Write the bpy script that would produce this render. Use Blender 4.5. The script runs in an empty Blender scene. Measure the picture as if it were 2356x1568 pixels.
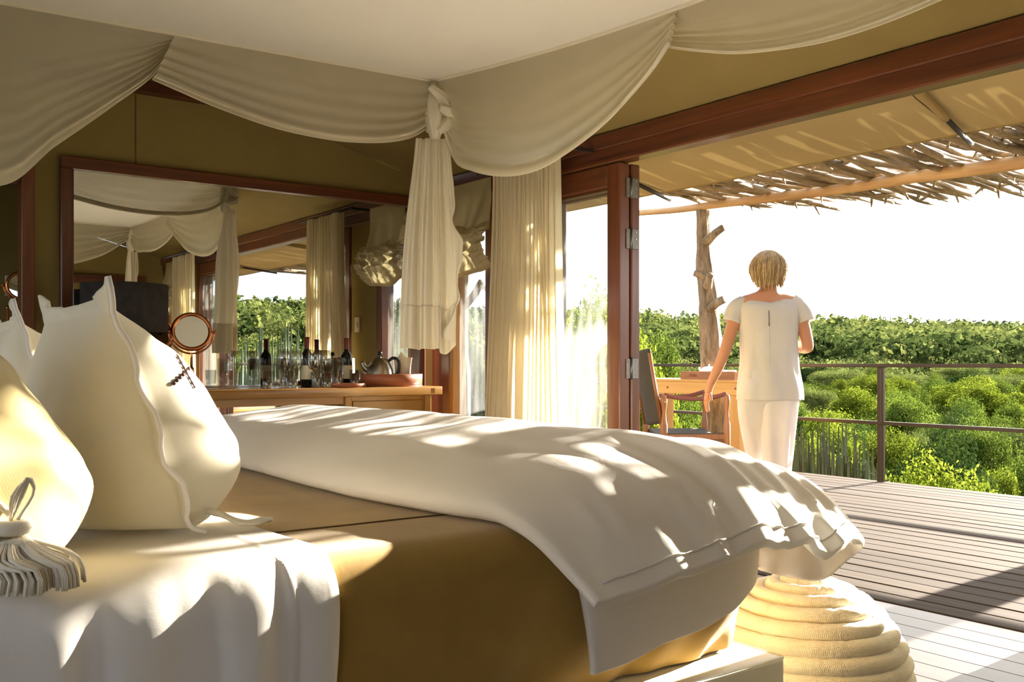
import bpy, bmesh, math, random
import numpy as np
from mathutils import Vector, Matrix, noise
from mathutils.bvhtree import BVHTree

random.seed(7)
rng = np.random.default_rng(7)
S = bpy.context.scene
C = S.collection
PI = math.pi
sin, cos = math.sin, math.cos

# ------------------------------------------------------------ camera
cam = bpy.data.objects.new('camera', bpy.data.cameras.new('camera'))
C.objects.link(cam)
cam.location = (0, 0, 1.0)
cam.rotation_euler = (PI / 2, 0, math.atan2(0.8, 0.6))
cam.data.sensor_width = 36.0
cam.data.lens = 36.0 * 2211 / 2356
cam.data.shift_y = 51 / 2356
cam.data.clip_start = 0.02
cam.data.clip_end = 2000
S.camera = cam

# ------------------------------------------------------------ sky, sun, exposure
SUN_EL = math.radians(15.0)
SUN_DIR = Vector((-0.04, 1.0, 0)).normalized() * cos(SUN_EL) + Vector((0, 0, sin(SUN_EL)))
world = bpy.data.worlds.new('sky')
S.world = world
world.use_nodes = True
wn, wl_ = world.node_tree.nodes, world.node_tree.links
wn.clear()
w_out = wn.new('ShaderNodeOutputWorld')
w_bg = wn.new('ShaderNodeBackground')
w_tc = wn.new('ShaderNodeTexCoord')
w_dot = wn.new('ShaderNodeVectorMath'); w_dot.operation = 'DOT_PRODUCT'
w_dot.inputs[1].default_value = SUN_DIR
w_ramp = wn.new('ShaderNodeValToRGB')          # brightness falls away from the sun
w_ramp.color_ramp.elements[0].position = 0.0
w_ramp.color_ramp.elements[0].color = (0.50, 0.53, 0.58, 1)
w_ramp.color_ramp.elements[1].position = 1.0
w_ramp.color_ramp.elements[1].color = (2.4, 2.3, 2.1, 1)
e = w_ramp.color_ramp.elements.new(0.67); e.color = (0.42, 0.48, 0.60, 1)
e = w_ramp.color_ramp.elements.new(0.80); e.color = (1.15, 1.15, 1.15, 1)
w_map = wn.new('ShaderNodeMapRange')
w_map.inputs[1].default_value = -1.0
w_map.inputs[2].default_value = 1.0
w_noise = wn.new('ShaderNodeTexNoise')
w_noise.inputs['Scale'].default_value = 2.2
w_noise.inputs['Detail'].default_value = 5
w_mp = wn.new('ShaderNodeMapping'); w_mp.inputs['Scale'].default_value = (1, 1, 4)
w_cr = wn.new('ShaderNodeValToRGB')
w_cr.color_ramp.elements[0].position = 0.45; w_cr.color_ramp.elements[0].color = (0, 0, 0, 1)
w_cr.color_ramp.elements[1].position = 0.75; w_cr.color_ramp.elements[1].color = (0.35, 0.35, 0.35, 1)
w_mix = wn.new('ShaderNodeMix'); w_mix.data_type = 'RGBA'
w_mix.inputs[7].default_value = (0.50, 0.54, 0.62, 1)
wl_.new(w_tc.outputs['Generated'], w_dot.inputs[0])
wl_.new(w_dot.outputs['Value'], w_map.inputs[0])
wl_.new(w_map.outputs[0], w_ramp.inputs[0])
wl_.new(w_tc.outputs['Generated'], w_mp.inputs[0])
wl_.new(w_mp.outputs[0], w_noise.inputs['Vector'])
wl_.new(w_noise.outputs['Fac'], w_cr.inputs[0])
wl_.new(w_cr.outputs[0], w_mix.inputs[0])
wl_.new(w_ramp.outputs[0], w_mix.inputs[6])
wl_.new(w_mix.outputs[2], w_bg.inputs[0])
wl_.new(w_bg.outputs[0], w_out.inputs[0])
w_bg.inputs[1].default_value = 1.0

sun = bpy.data.objects.new('sun', bpy.data.lights.new('sun', 'SUN'))
C.objects.link(sun)
sun.data.energy = 15.0
sun.data.color = (1.0, 0.91, 0.77)
sun.data.angle = math.radians(0.6)
sun.rotation_euler = SUN_DIR.to_track_quat('Z', 'Y').to_euler()
sun.location = (0, 60, 20)

S.view_settings.view_transform = 'Standard'
S.view_settings.look = 'None'
S.view_settings.gamma = 1.0
S.view_settings.use_curve_mapping = False
S.view_settings.exposure = 2.1


# ------------------------------------------------------------ photo pixel -> direction, then a point on a real plane
def ray(px, py):
    u = px - 1178.0
    return Vector((-1768.8 + 0.6 * u, 1326.6 + 0.8 * u, 835.0 - py))
def PX(px, py, x):
    r = ray(px, py); return r * (x / r.x) + Vector((0, 0, 1))
def PY(px, py, y):
    r = ray(px, py); return r * (y / r.y) + Vector((0, 0, 1))
def PZ(px, py, z):
    r = ray(px, py); return r * ((z - 1.0) / r.z) + Vector((0, 0, 1))


# ------------------------------------------------------------ mesh helpers
class MB:
    def __init__(s):
        s.v = []; s.f = []
    def add(s, vs, fs):
        o = len(s.v)
        s.v.extend([tuple(p) for p in vs])
        s.f.extend([tuple(i + o for i in f) for f in fs])
        return s
    def box(s, c, d, bevel=0.0, rot=None, seg=1):
        bm = bmesh.new()
        bmesh.ops.create_cube(bm, size=1.0)
        for v in bm.verts:
            v.co = Vector((v.co.x * d[0], v.co.y * d[1], v.co.z * d[2]))
        if bevel > 0:
            bmesh.ops.bevel(bm, geom=list(bm.edges), offset=bevel, segments=seg, affect='EDGES', profile=0.5)
        c = Vector(c)
        bm.verts.index_update()
        vs = [((rot @ v.co) if rot else v.co) + c for v in bm.verts]
        fs = [[v.index for v in f.verts] for f in bm.faces]
        bm.free()
        return s.add(vs, fs)
    def span(s, a, b, bevel=0.0, seg=1):
        a = Vector(a); b = Vector(b)
        return s.box((a + b) / 2, (abs(b.x - a.x), abs(b.y - a.y), abs(b.z - a.z)), bevel, None, seg)
    def bar(s, a, b, w, h, bevel=0.0):
        a = Vector(a); b = Vector(b); d = b - a
        q = d.to_track_quat('X', 'Z').to_matrix()
        return s.box((a + b) / 2, (d.length, w, h), bevel, q)
    def grid(s, P, cu=False, cv=False):
        P = np.asarray(P, float); nu, nv = P.shape[:2]
        vs = P.reshape(-1, 3)
        fs = []
        for i in range(nu if cu else nu - 1):
            i2 = (i + 1) % nu
            for j in range(nv if cv else nv - 1):
                j2 = (j + 1) % nv
                fs.append((i * nv + j, i2 * nv + j, i2 * nv + j2, i * nv + j2))
        return s.add(vs, fs)
    def tube(s, pts, rad, n=10, caps=True, mod=None, flat=None):
        pts = [Vector(p) for p in pts]
        if not hasattr(rad, '__len__'):
            rad = [rad] * len(pts)
        T = []
        for i in range(len(pts)):
            a = pts[max(i - 1, 0)]; b = pts[min(i + 1, len(pts) - 1)]
            d = b - a
            T.append(d.normalized() if d.length > 1e-9 else Vector((0, 0, 1)))
        ref = Vector((0, 0, 1)) if abs(T[0].z) < 0.9 else Vector((1, 0, 0))
        N = (ref - T[0] * ref.dot(T[0])).normalized()
        rows = []
        for i, p in enumerate(pts):
            N = (N - T[i] * N.dot(T[i]))
            N = N.normalized() if N.length > 1e-6 else Vector((1, 0, 0))
            B = T[i].cross(N)
            row = []
            for k in range(n):
                a = 2 * PI * k / n
                r = rad[i] * (mod(i, a) if mod else 1.0)
                ra = r * (flat if flat else 1.0)
                row.append(p + N * (r * cos(a)) + B * (ra * sin(a)))
            rows.append(row)
        o = len(s.v)
        s.grid(np.array([[tuple(q) for q in r] for r in rows]), cv=True)
        if caps:
            s.f.append(tuple(o + k for k in range(n))[::-1])
            s.f.append(tuple(o + (len(pts) - 1) * n + k for k in range(n)))
        return s
    def lathe(s, prof, n=24, org=(0, 0, 0)):
        rows = [[(org[0] + r * cos(2 * PI * k / n), org[1] + r * sin(2 * PI * k / n), org[2] + z) for k in range(n)] for r, z in prof]
        return s.grid(np.array(rows), cv=True)
    def torus(s, c, R, r, n=32, m=10, rx=None, mod=None):
        rx = rx or Matrix.Identity(3)
        c = Vector(c); rows = []
        for i in range(n):
            a = 2 * PI * i / n
            row = []
            for j in range(m):
                b = 2 * PI * j / m
                rr = r * (mod(a, b) if mod else 1.0)
                row.append(tuple(c + rx @ Vector(((R + rr * cos(b)) * cos(a), (R + rr * cos(b)) * sin(a), rr * sin(b)))))
            rows.append(row)
        return s.grid(np.array(rows), cu=True, cv=True)
    def mesh(s, name, off=(0, 0, 0)):
        me = bpy.data.meshes.new(name)
        o = Vector(off)
        me.from_pydata([(x - o.x, y - o.y, z - o.z) for x, y, z in s.v], [], s.f)
        return me

def wloc(o):
    p = Vector((0, 0, 0))
    while o is not None:
        p += o.location; o = o.parent
    return p

def fix_normals(me):
    bm = bmesh.new(); bm.from_mesh(me)
    bmesh.ops.recalc_face_normals(bm, faces=bm.faces)
    bm.to_mesh(me); bm.free()

def obj(name, mb, mat, parent=None, org=None, smooth=True, recalc=True, auto=None):
    """links ONE mesh object; vertices are given in world space (or in the parent's space while the parent sits at the origin)"""
    off = wloc(parent) if parent is not None else Vector(org or (0, 0, 0))
    me = mb.mesh(name, off)
    if recalc: fix_normals(me)
    o = bpy.data.objects.new(name, me)
    C.objects.link(o)
    if parent is not None: o.parent = parent
    else: o.location = off
    me.materials.append(mat)
    if smooth:
        me.polygons.foreach_set('use_smooth', [True] * len(me.polygons))
        if auto:
            me.set_sharp_from_angle(angle=math.radians(auto))
    return o

def tag(o, label, cat, group=None, kind=None):
    o['label'] = label; o['category'] = cat
    if group: o['group'] = group
    if kind: o['kind'] = kind
    return o

def thing(name, label, cat, loc=(0, 0, 0), group=None, kind=None):
    o = bpy.data.objects.new(name, None)
    o.empty_display_size = 0.1
    C.objects.link(o); o.location = loc
    return tag(o, label, cat, group, kind)

def copy_tree(o, parent=None):
    c = o.copy(); C.objects.link(c)
    if parent is not None: c.parent = parent
    for ch in list(o.children): copy_tree(ch, c)
    return c

def lerp(a, b, t): return a + (b - a) * t
def sstep(a, b, x):
    t = min(max((x - a) / (b - a), 0.0), 1.0); return t * t * (3 - 2 * t)
def nz(x, y=0.0, z=0.0): return noise.noise(Vector((x, y, z)))
def catmull(pts, n):
    pts = [Vector(p) for p in pts]
    P = [pts[0] * 2 - pts[1]] + pts + [pts[-1] * 2 - pts[-2]]
    L = [0.0]
    for i in range(1, len(pts)): L.append(L[-1] + (pts[i] - pts[i - 1]).length)
    out = []
    for k in range(n):
        d = L[-1] * k / (n - 1)
        i = 0
        while i < len(pts) - 2 and L[i + 1] < d: i += 1
        t = (d - L[i]) / max(L[i + 1] - L[i], 1e-9)
        p0, p1, p2, p3 = P[i], P[i + 1], P[i + 2], P[i + 3]
        out.append(0.5 * ((2 * p1) + (p2 - p0) * t + (2 * p0 - 5 * p1 + 4 * p2 - p3) * t * t + (3 * p1 - p0 - 3 * p2 + p3) * t ** 3))
    return out
def interp(xs, ys, x): return float(np.interp(x, xs, ys))


# ------------------------------------------------------------ materials
def new_mat(name):
    m = bpy.data.materials.new(name); m.use_nodes = True
    nt = m.node_tree; nt.nodes.clear()
    out = nt.nodes.new('ShaderNodeOutputMaterial')
    return m, nt, out

def coords(nt, scale=(1, 1, 1), rand=False):
    tc = nt.nodes.new('ShaderNodeTexCoord')
    mp = nt.nodes.new('ShaderNodeMapping')
    mp.inputs['Scale'].default_value = scale
    src = tc.outputs['Object']
    if rand:
        oi = nt.nodes.new('ShaderNodeObjectInfo')
        ml = nt.nodes.new('ShaderNodeMath'); ml.operation = 'MULTIPLY'; ml.inputs[1].default_value = 53.0
        nt.links.new(oi.outputs['Random'], ml.inputs[0])
        ad = nt.nodes.new('ShaderNodeVectorMath'); ad.operation = 'ADD'
        nt.links.new(src, ad.inputs[0]); nt.links.new(ml.outputs[0], ad.inputs[1])
        src = ad.outputs[0]
    nt.links.new(src, mp.inputs[0])
    return mp.outputs[0]

def ramp2(nt, fac, c0, c1, p0=0.3, p1=0.7):
    r = nt.nodes.new('ShaderNodeValToRGB')
    r.color_ramp.elements[0].position = p0; r.color_ramp.elements[0].color = (*c0, 1)
    r.color_ramp.elements[1].position = p1; r.color_ramp.elements[1].color = (*c1, 1)
    nt.links.new(fac, r.inputs[0]); return r.outputs[0]

def noise_tex(nt, vec, scale, detail=3, rough=0.55, dist=0.0):
    n = nt.nodes.new('ShaderNodeTexNoise')
    n.inputs['Scale'].default_value = scale; n.inputs['Detail'].default_value = detail
    n.inputs['Roughness'].default_value = rough; n.inputs['Distortion'].default_value = dist
    nt.links.new(vec, n.inputs['Vector']); return n.outputs['Fac']

def bump(nt, h, strength, dist=0.01, prev=None):
    b = nt.nodes.new('ShaderNodeBump')
    b.inputs['Strength'].default_value = strength; b.inputs['Distance'].default_value = dist
    nt.links.new(h, b.inputs['Height'])
    if prev is not None: nt.links.new(prev, b.inputs['Normal'])
    return b.outputs[0]

def weave(nt, scale):
    v = coords(nt)
    outs = []
    for ax in ('X', 'Y', 'Z'):
        w = nt.nodes.new('ShaderNodeTexWave'); w.bands_direction = ax
        w.inputs['Scale'].default_value = scale; w.inputs['Distortion'].default_value = 1.2
        w.inputs['Detail'].default_value = 1.0; w.inputs['Detail Scale'].default_value = 2
        nt.links.new(v, w.inputs['Vector']); outs.append(w.outputs['Fac'])
    a = nt.nodes.new('ShaderNodeMath'); a.operation = 'ADD'
    b = nt.nodes.new('ShaderNodeMath'); b.operation = 'ADD'
    nt.links.new(outs[0], a.inputs[0]); nt.links.new(outs[1], a.inputs[1])
    nt.links.new(a.outputs[0], b.inputs[0]); nt.links.new(outs[2], b.inputs[1])
    return b.outputs[0]

def fabric(name, col, col2=None, rough=0.9, trans=0.0, clear=0.0, wscale=160, wstr=0.15, big=3.0, sheen=0.0, crease=0.0):
    """cloth: diffuse weave, optionally letting light through (trans) and see-through (clear)"""
    m, nt, out = new_mat(name)
    col2 = col2 or tuple(c * 0.88 for c in col)
    v = coords(nt)
    c = ramp2(nt, noise_tex(nt, v, big, 4), col2, col)
    nrm = bump(nt, weave(nt, wscale), wstr, 0.002)
    if crease > 0:
        nrm = bump(nt, noise_tex(nt, v, 9, 5, 0.6, 0.6), crease, 0.012, nrm)
    p = nt.nodes.new('ShaderNodeBsdfPrincipled')
    p.inputs['Roughness'].default_value = rough
    p.inputs['Specular IOR Level'].default_value = 0.2
    p.inputs['Sheen Weight'].default_value = sheen
    nt.links.new(c, p.inputs['Base Color']); nt.links.new(nrm, p.inputs['Normal'])
    sh = p.outputs[0]
    if trans > 0:
        t = nt.nodes.new('ShaderNodeBsdfTranslucent')
        nt.links.new(c, t.inputs[0])
        mx = nt.nodes.new('ShaderNodeMixShader'); mx.inputs[0].default_value = trans
        nt.links.new(sh, mx.inputs[1]); nt.links.new(t.outputs[0], mx.inputs[2]); sh = mx.outputs[0]
    if clear > 0:
        t = nt.nodes.new('ShaderNodeBsdfTransparent')
        mx = nt.nodes.new('ShaderNodeMixShader'); mx.inputs[0].default_value = clear
        nt.links.new(sh, mx.inputs[1]); nt.links.new(t.outputs[0], mx.inputs[2]); sh = mx.outputs[0]
    nt.links.new(sh, out.inputs[0]); return m

def wood(name, c_dark, c_light, axis=0, rough=0.35, scale=9.0, stretch=0.06, bstr=0.15, coat=0.0, spec=0.5):
    m, nt, out = new_mat(name)
    sc = [1, 1, 1]; sc[axis] = stretch
    v = coords(nt, tuple(sc), rand=True)
    f = noise_tex(nt, v, scale, 6, 0.62, 0.9)
    f2 = noise_tex(nt, v, scale * 6, 3, 0.6)
    ad = nt.nodes.new('ShaderNodeMath'); ad.operation = 'MULTIPLY_ADD'; ad.inputs[1].default_value = 0.3
    nt.links.new(f2, ad.inputs[0]); nt.links.new(f, ad.inputs[2])
    c = ramp2(nt, ad.outputs[0], c_dark, c_light, 0.42, 0.86)
    oi = nt.nodes.new('ShaderNodeObjectInfo')
    hs = nt.nodes.new('ShaderNodeHueSaturation')
    mr = nt.nodes.new('ShaderNodeMapRange'); mr.inputs[3].default_value = 0.85; mr.inputs[4].default_value = 1.12
    nt.links.new(oi.outputs['Random'], mr.inputs[0]); nt.links.new(mr.outputs[0], hs.inputs['Value'])
    nt.links.new(c, hs.inputs['Color'])
    p = nt.nodes.new('ShaderNodeBsdfPrincipled')
    p.inputs['Roughness'].default_value = rough; p.inputs['Coat Weight'].default_value = coat; p.inputs['Specular IOR Level'].default_value = spec
    p.inputs['Coat Roughness'].default_value = 0.15
    nt.links.new(hs.outputs[0], p.inputs['Base Color'])
    nt.links.new(bump(nt, ad.outputs[0], bstr, 0.004), p.inputs['Normal'])
    nt.links.new(p.outputs[0], out.inputs[0]); return m

def plain(name, col, rough=0.5, metal=0.0, bscale=0, bstr=0.1, var=0.12, coat=0.0, vscale=6.0, trans=0.0, ior=1.45, spec=0.5):
    m, nt, out = new_mat(name)
    v = coords(nt)
    c = ramp2(nt, noise_tex(nt, v, vscale, 3), tuple(x * (1 - var) for x in col), col)
    p = nt.nodes.new('ShaderNodeBsdfPrincipled')
    p.inputs['Roughness'].default_value = rough; p.inputs['Metallic'].default_value = metal
    p.inputs['Coat Weight'].default_value = coat; p.inputs['Transmission Weight'].default_value = trans
    p.inputs['IOR'].default_value = ior; p.inputs['Specular IOR Level'].default_value = spec
    nt.links.new(c, p.inputs['Base Color'])
    if bscale:
        nt.links.new(bump(nt, noise_tex(nt, v, bscale, 4), bstr, 0.005), p.inputs['Normal'])
    nt.links.new(p.outputs[0], out.inputs[0]); return m

def pane_mat(name, tint=(0.97, 0.99, 0.98), haze=0.0):
    """thin window glass: fresnel mirror over clear, with a light film of dust"""
    m, nt, out = new_mat(name)
    tr = nt.nodes.new('ShaderNodeBsdfTransparent'); tr.inputs[0].default_value = (*tint, 1)
    gl = nt.nodes.new('ShaderNodeBsdfGlossy'); gl.inputs['Roughness'].default_value = 0.01
    lw = nt.nodes.new('ShaderNodeLayerWeight'); lw.inputs[0].default_value = 0.5
    pw = nt.nodes.new('ShaderNodeMath'); pw.operation = 'POWER'; pw.inputs[1].default_value = 4.0
    nt.links.new(lw.outputs['Facing'], pw.inputs[0])
    fr = nt.nodes.new('ShaderNodeMath'); fr.operation = 'MULTIPLY_ADD'; fr.inputs[1].default_value = 0.6; fr.inputs[2].default_value = 0.03
    nt.links.new(pw.outputs[0], fr.inputs[0])
    m1 = nt.nodes.new('ShaderNodeMixShader')
    nt.links.new(fr.outputs[0], m1.inputs[0]); nt.links.new(tr.outputs[0], m1.inputs[1]); nt.links.new(gl.outputs[0], m1.inputs[2])
    sh = m1.outputs[0]
    if haze > 0:
        df = nt.nodes.new('ShaderNodeBsdfTranslucent'); df.inputs[0].default_value = (0.8, 0.8, 0.78, 1)
        f = noise_tex(nt, coords(nt, (1, 1, 0.15)), 20, 5)
        mr = nt.nodes.new('ShaderNodeMapRange'); mr.inputs[1].default_value = 0.35; mr.inputs[2].default_value = 0.75
        mr.inputs[3].default_value = haze * 0.5; mr.inputs[4].default_value = haze * 1.6
        nt.links.new(f, mr.inputs[0])
        m2 = nt.nodes.new('ShaderNodeMixShader')
        nt.links.new(mr.outputs[0], m2.inputs[0]); nt.links.new(sh, m2.inputs[1]); nt.links.new(df.outputs[0], m2.inputs[2]); sh = m2.outputs[0]
    nt.links.new(sh, out.inputs[0]); return m

def leaf_mat(name, c0, c1, trans=0.35, attr=False):
    m, nt, out = new_mat(name)
    v = coords(nt, rand=True)
    c = ramp2(nt, noise_tex(nt, v, 1.6, 4, 0.7), c0, c1, 0.35, 0.65)
    oi = nt.nodes.new('ShaderNodeObjectInfo')
    hs = nt.nodes.new('ShaderNodeHueSaturation')
    mr = nt.nodes.new('ShaderNodeMapRange'); mr.inputs[3].default_value = 0.75; mr.inputs[4].default_value = 1.2
    rnd = oi.outputs['Random']
    if attr:
        at = nt.nodes.new('ShaderNodeAttribute'); at.attribute_name = 'tree'; rnd = at.outputs['Fac']
        mr.inputs[3].default_value = 0.32; mr.inputs[4].default_value = 1.45
        mh = nt.nodes.new('ShaderNodeMapRange'); mh.inputs[3].default_value = 0.535; mh.inputs[4].default_value = 0.475
        nt.links.new(rnd, mh.inputs[0]); nt.links.new(mh.outputs[0], hs.inputs['Hue'])
    nt.links.new(rnd, mr.inputs[0]); nt.links.new(mr.outputs[0], hs.inputs['Value']); nt.links.new(c, hs.inputs['Color'])
    d = nt.nodes.new('ShaderNodeBsdfDiffuse')
    t = nt.nodes.new('ShaderNodeBsdfTranslucent')
    nt.links.new(hs.outputs[0], d.inputs[0]); nt.links.new(hs.outputs[0], t.inputs[0])
    mx = nt.nodes.new('ShaderNodeMixShader'); mx.inputs[0].default_value = trans
    nt.links.new(d.outputs[0], mx.inputs[1]); nt.links.new(t.outputs[0], mx.inputs[2])
    nt.links.new(mx.outputs[0], out.inputs[0]); return m

M = {}
M['canvas'] = fabric('khaki_canvas', (0.30, 0.225, 0.085), (0.27, 0.20, 0.075), wscale=220, wstr=0.12, trans=0.0)
M['awning'] = fabric('awning_canvas', (0.40, 0.29, 0.12), (0.34, 0.24, 0.095), wscale=180, wstr=0.12, trans=0.05, big=1.4)
M['sheer'] = fabric('sheer_cotton', (0.82, 0.76, 0.60), (0.77, 0.71, 0.55), wscale=140, wstr=0.2, trans=0.45, clear=0.34)
M['muslin'] = fabric('cream_muslin', (0.87, 0.81, 0.67), (0.84, 0.78, 0.64), wscale=150, wstr=0.12, trans=0.35)
M['ceilcloth'] = fabric('canopy_cloth', (0.92, 0.88, 0.79), (0.90, 0.86, 0.77), wscale=150, wstr=0.1, trans=0.2)
M['curtain'] = fabric('curtain_cotton', (0.86, 0.78, 0.60), (0.83, 0.75, 0.56), wscale=150, wstr=0.1, trans=0.45)
M['blind'] = fabric('blind_silk', (0.58, 0.48, 0.28), (0.52, 0.43, 0.25), wscale=170, wstr=0.10, trans=0.22, rough=0.7, crease=0.12)
M['linen'] = fabric('white_bed_linen', (0.86, 0.82, 0.76), (0.84, 0.80, 0.74), wscale=260, wstr=0.05, rough=0.75, crease=0.10, trans=0.06)
M['duvet'] = fabric('white_duvet_cotton', (0.88, 0.84, 0.79), (0.86, 0.82, 0.77), wscale=300, wstr=0.03, rough=0.6, crease=0.12, trans=0.22)
M['pillow'] = fabric('ivory_pillow_wool', (0.82, 0.76, 0.60), (0.78, 0.72, 0.56), wscale=200, wstr=0.12, rough=0.95, crease=0.10, sheen=0.3, trans=0.13)
M['cushion'] = fabric('gold_cushion_velvet', (0.60, 0.48, 0.23), (0.54, 0.42, 0.18), wscale=200, wstr=0.15, sheen=0.5)
M['suede'] = fabric('ochre_suede', (0.38, 0.235, 0.052), (0.31, 0.185, 0.038), wscale=240, wstr=0.10, sheen=0.25, big=6, crease=0.12)
M['seam'] = plain('brown_seam', (0.14, 0.085, 0.03), 0.9)
M['leather'] = plain('ivory_leather', (0.68, 0.62, 0.47), 0.45, bscale=260, bstr=0.08, var=0.05)
M['wool'] = fabric('cream_wool', (0.80, 0.72, 0.54), (0.72, 0.63, 0.45), wscale=90, wstr=0.5, sheen=0.5, big=14, crease=0.5)
M['rope'] = plain('cream_rope', (0.82, 0.75, 0.60), 0.9, bscale=400, bstr=0.3)
M['redwood'] = wood('red_hardwood_upright', (0.055, 0.016, 0.007), (0.20, 0.06, 0.022), axis=2, rough=0.3, coat=0.25)
M['redwood_x'] = wood('red_hardwood_beam', (0.055, 0.016, 0.007), (0.20, 0.06, 0.022), axis=0, rough=0.3, coat=0.25)
M['redwood_y'] = wood('red_hardwood_rail', (0.05, 0.014, 0.006), (0.17, 0.05, 0.018), axis=1, rough=0.35, coat=0.2)
M['jambwood_lit'] = wood('lit_jamb_wood', (0.30, 0.13, 0.02), (0.52, 0.25, 0.05), axis=2, rough=0.4)  # golden tone puts the light on the window reveal into the colour
M['tablewood'] = wood('honey_table_wood', (0.26, 0.115, 0.025), (0.50, 0.26, 0.07), axis=1, rough=0.28, coat=0.3, scale=7)
M['tablewood_z'] = wood('honey_leg_wood', (0.26, 0.115, 0.025), (0.50, 0.26, 0.07), axis=2, rough=0.35)
M['pinewood_x'] = wood('yellow_pine_board', (0.50, 0.25, 0.055), (0.72, 0.42, 0.12), axis=0, rough=0.45, scale=6)
M['pinewood_z'] = wood('yellow_pine_leg', (0.50, 0.25, 0.055), (0.72, 0.42, 0.12), axis=2, rough=0.45, scale=6)
M['deckwood'] = wood('weathered_deck_board', (0.042, 0.031, 0.024), (0.078, 0.063, 0.052), axis=0, rough=0.75, scale=10, stretch=0.03, bstr=0.3, spec=0.03)
M['floorwood'] = wood('polished_floor_board', (0.030, 0.019, 0.015), (0.060, 0.043, 0.037), axis=0, rough=0.42, scale=8, stretch=0.03, bstr=0.06, coat=0.0, spec=0.22)
M['chairwood'] = wood('brown_chair_wood', (0.14, 0.05, 0.015), (0.32, 0.13, 0.04), axis=2, rough=0.35)
M['traywood'] = wood('brown_tray_wood', (0.20, 0.07, 0.02), (0.36, 0.15, 0.05), axis=0, rough=0.4)
M['bark'] = wood('grey_bark', (0.07, 0.05, 0.03), (0.36, 0.28, 0.19), axis=2, rough=0.9, scale=14, stretch=0.18, bstr=0.9)
M['stick'] = wood('dry_stick_bark', (0.10, 0.065, 0.03), (0.40, 0.30, 0.18), axis=1, rough=0.9, scale=14, stretch=0.2, bstr=0.7)
M['pole'] = wood('peeled_pole', (0.30, 0.17, 0.07), (0.55, 0.36, 0.17), axis=0, rough=0.6, scale=7, stretch=0.15)
M['darkpole'] = plain('dark_rod', (0.035, 0.03, 0.025), 0.5)
M['rail'] = plain('bronze_rail_steel', (0.05, 0.035, 0.022), 0.45, 0.3, bscale=60)
M['copper'] = plain('polished_copper', (0.72, 0.27, 0.11), 0.16, 1.0, var=0.08)
M['trayleather'] = plain('tan_tray_leather', (0.34, 0.105, 0.045), 0.45, bscale=120, bstr=0.1)
M['steel'] = plain('brushed_steel', (0.58, 0.54, 0.48), 0.28, 1.0, var=0.05)
M['hinge'] = plain('grey_hinge_steel', (0.22, 0.21, 0.20), 0.4, 0.9)
M['black'] = plain('black_plastic', (0.012, 0.012, 0.013), 0.3)
M['switch'] = plain('white_switch_plastic', (0.75, 0.72, 0.66), 0.4)
M['shade'] = fabric('charcoal_lampshade_cloth', (0.055, 0.048, 0.045), (0.035, 0.03, 0.028), wscale=90, wstr=0.4, big=20)
m_, nt, out = new_mat('clear_glass')
tr = nt.nodes.new('ShaderNodeBsdfTransparent'); gl = nt.nodes.new('ShaderNodeBsdfGlossy'); gl.inputs['Roughness'].default_value = 0.02
lw = nt.nodes.new('ShaderNodeLayerWeight'); lw.inputs[0].default_value = 0.45
nt.links.new(ramp2(nt, lw.outputs['Facing'], (0.97, 0.98, 0.97), (0.93, 0.94, 0.93), 0.6, 1.0), tr.inputs[0])
mr = nt.nodes.new('ShaderNodeMapRange'); mr.inputs[1].default_value = 0.0; mr.inputs[2].default_value = 1.0
mr.inputs[3].default_value = 0.12; mr.inputs[4].default_value = 0.95
pw = nt.nodes.new('ShaderNodeMath'); pw.operation = 'POWER'; pw.inputs[1].default_value = 3.0
nt.links.new(lw.outputs['Facing'], pw.inputs[0]); nt.links.new(pw.outputs[0], mr.inputs[0])
mx = nt.nodes.new('ShaderNodeMixShader'); nt.links.new(mr.outputs[0], mx.inputs[0])
nt.links.new(tr.outputs[0], mx.inputs[1]); nt.links.new(gl.outputs[0], mx.inputs[2]); nt.links.new(mx.outputs[0], out.inputs[0])
M['glass'] = m_
M['bottle'] = plain('dark_bottle_glass', (0.012, 0.010, 0.008), 0.06, coat=0.5)
M['label'] = plain('cream_paper_label', (0.66, 0.60, 0.44), 0.7)
M['foil'] = plain('wine_red_foil', (0.16, 0.025, 0.02), 0.35, 0.3)
M['paper'] = plain('ivory_paper', (0.74, 0.66, 0.50), 0.8, bscale=30, bstr=0.15)
M['amber'] = plain('amber_glass_rod', (0.75, 0.18, 0.02), 0.12, coat=0.5)
M['greyleather'] = plain('charcoal_sling_leather', (0.075, 0.07, 0.062), 0.85, bscale=90, bstr=0.15, spec=0.15)
M['strap'] = plain('russet_strap_leather', (0.16, 0.04, 0.025), 0.45, bscale=90)
M['brass'] = plain('brass', (0.70, 0.48, 0.18), 0.25, 1.0)
M['china'] = plain('white_china', (0.80, 0.80, 0.80), 0.12, coat=0.4, var=0.02)
M['bead'] = plain('dark_wooden_bead', (0.07, 0.035, 0.03), 0.4)
M['skin'] = plain('skin', (0.56, 0.27, 0.15), 0.5, var=0.08, spec=0.3)
M['blouse'] = fabric('white_blouse_cotton', (0.80, 0.77, 0.71), None, wscale=260, wstr=0.05, trans=0.25, crease=0.2)
M['trouser'] = fabric('white_trouser_linen', (0.86, 0.83, 0.80), None, wscale=260, wstr=0.05, trans=0.25, crease=0.25)
M['hair'] = wood('blond_hair', (0.22, 0.13, 0.05), (0.62, 0.46, 0.24), axis=2, rough=0.5, scale=40, stretch=0.12, bstr=0.5)
M['pane'] = pane_mat('door_pane_glass', haze=0.025)
M['pane_dusty'] = pane_mat('dusty_window_glass', tint=(0.72, 0.74, 0.74), haze=0.03)
mm, nt, out = new_mat('mirror_silver')
g = nt.nodes.new('ShaderNodeBsdfGlossy'); g.inputs['Roughness'].default_value = 0.0
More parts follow.
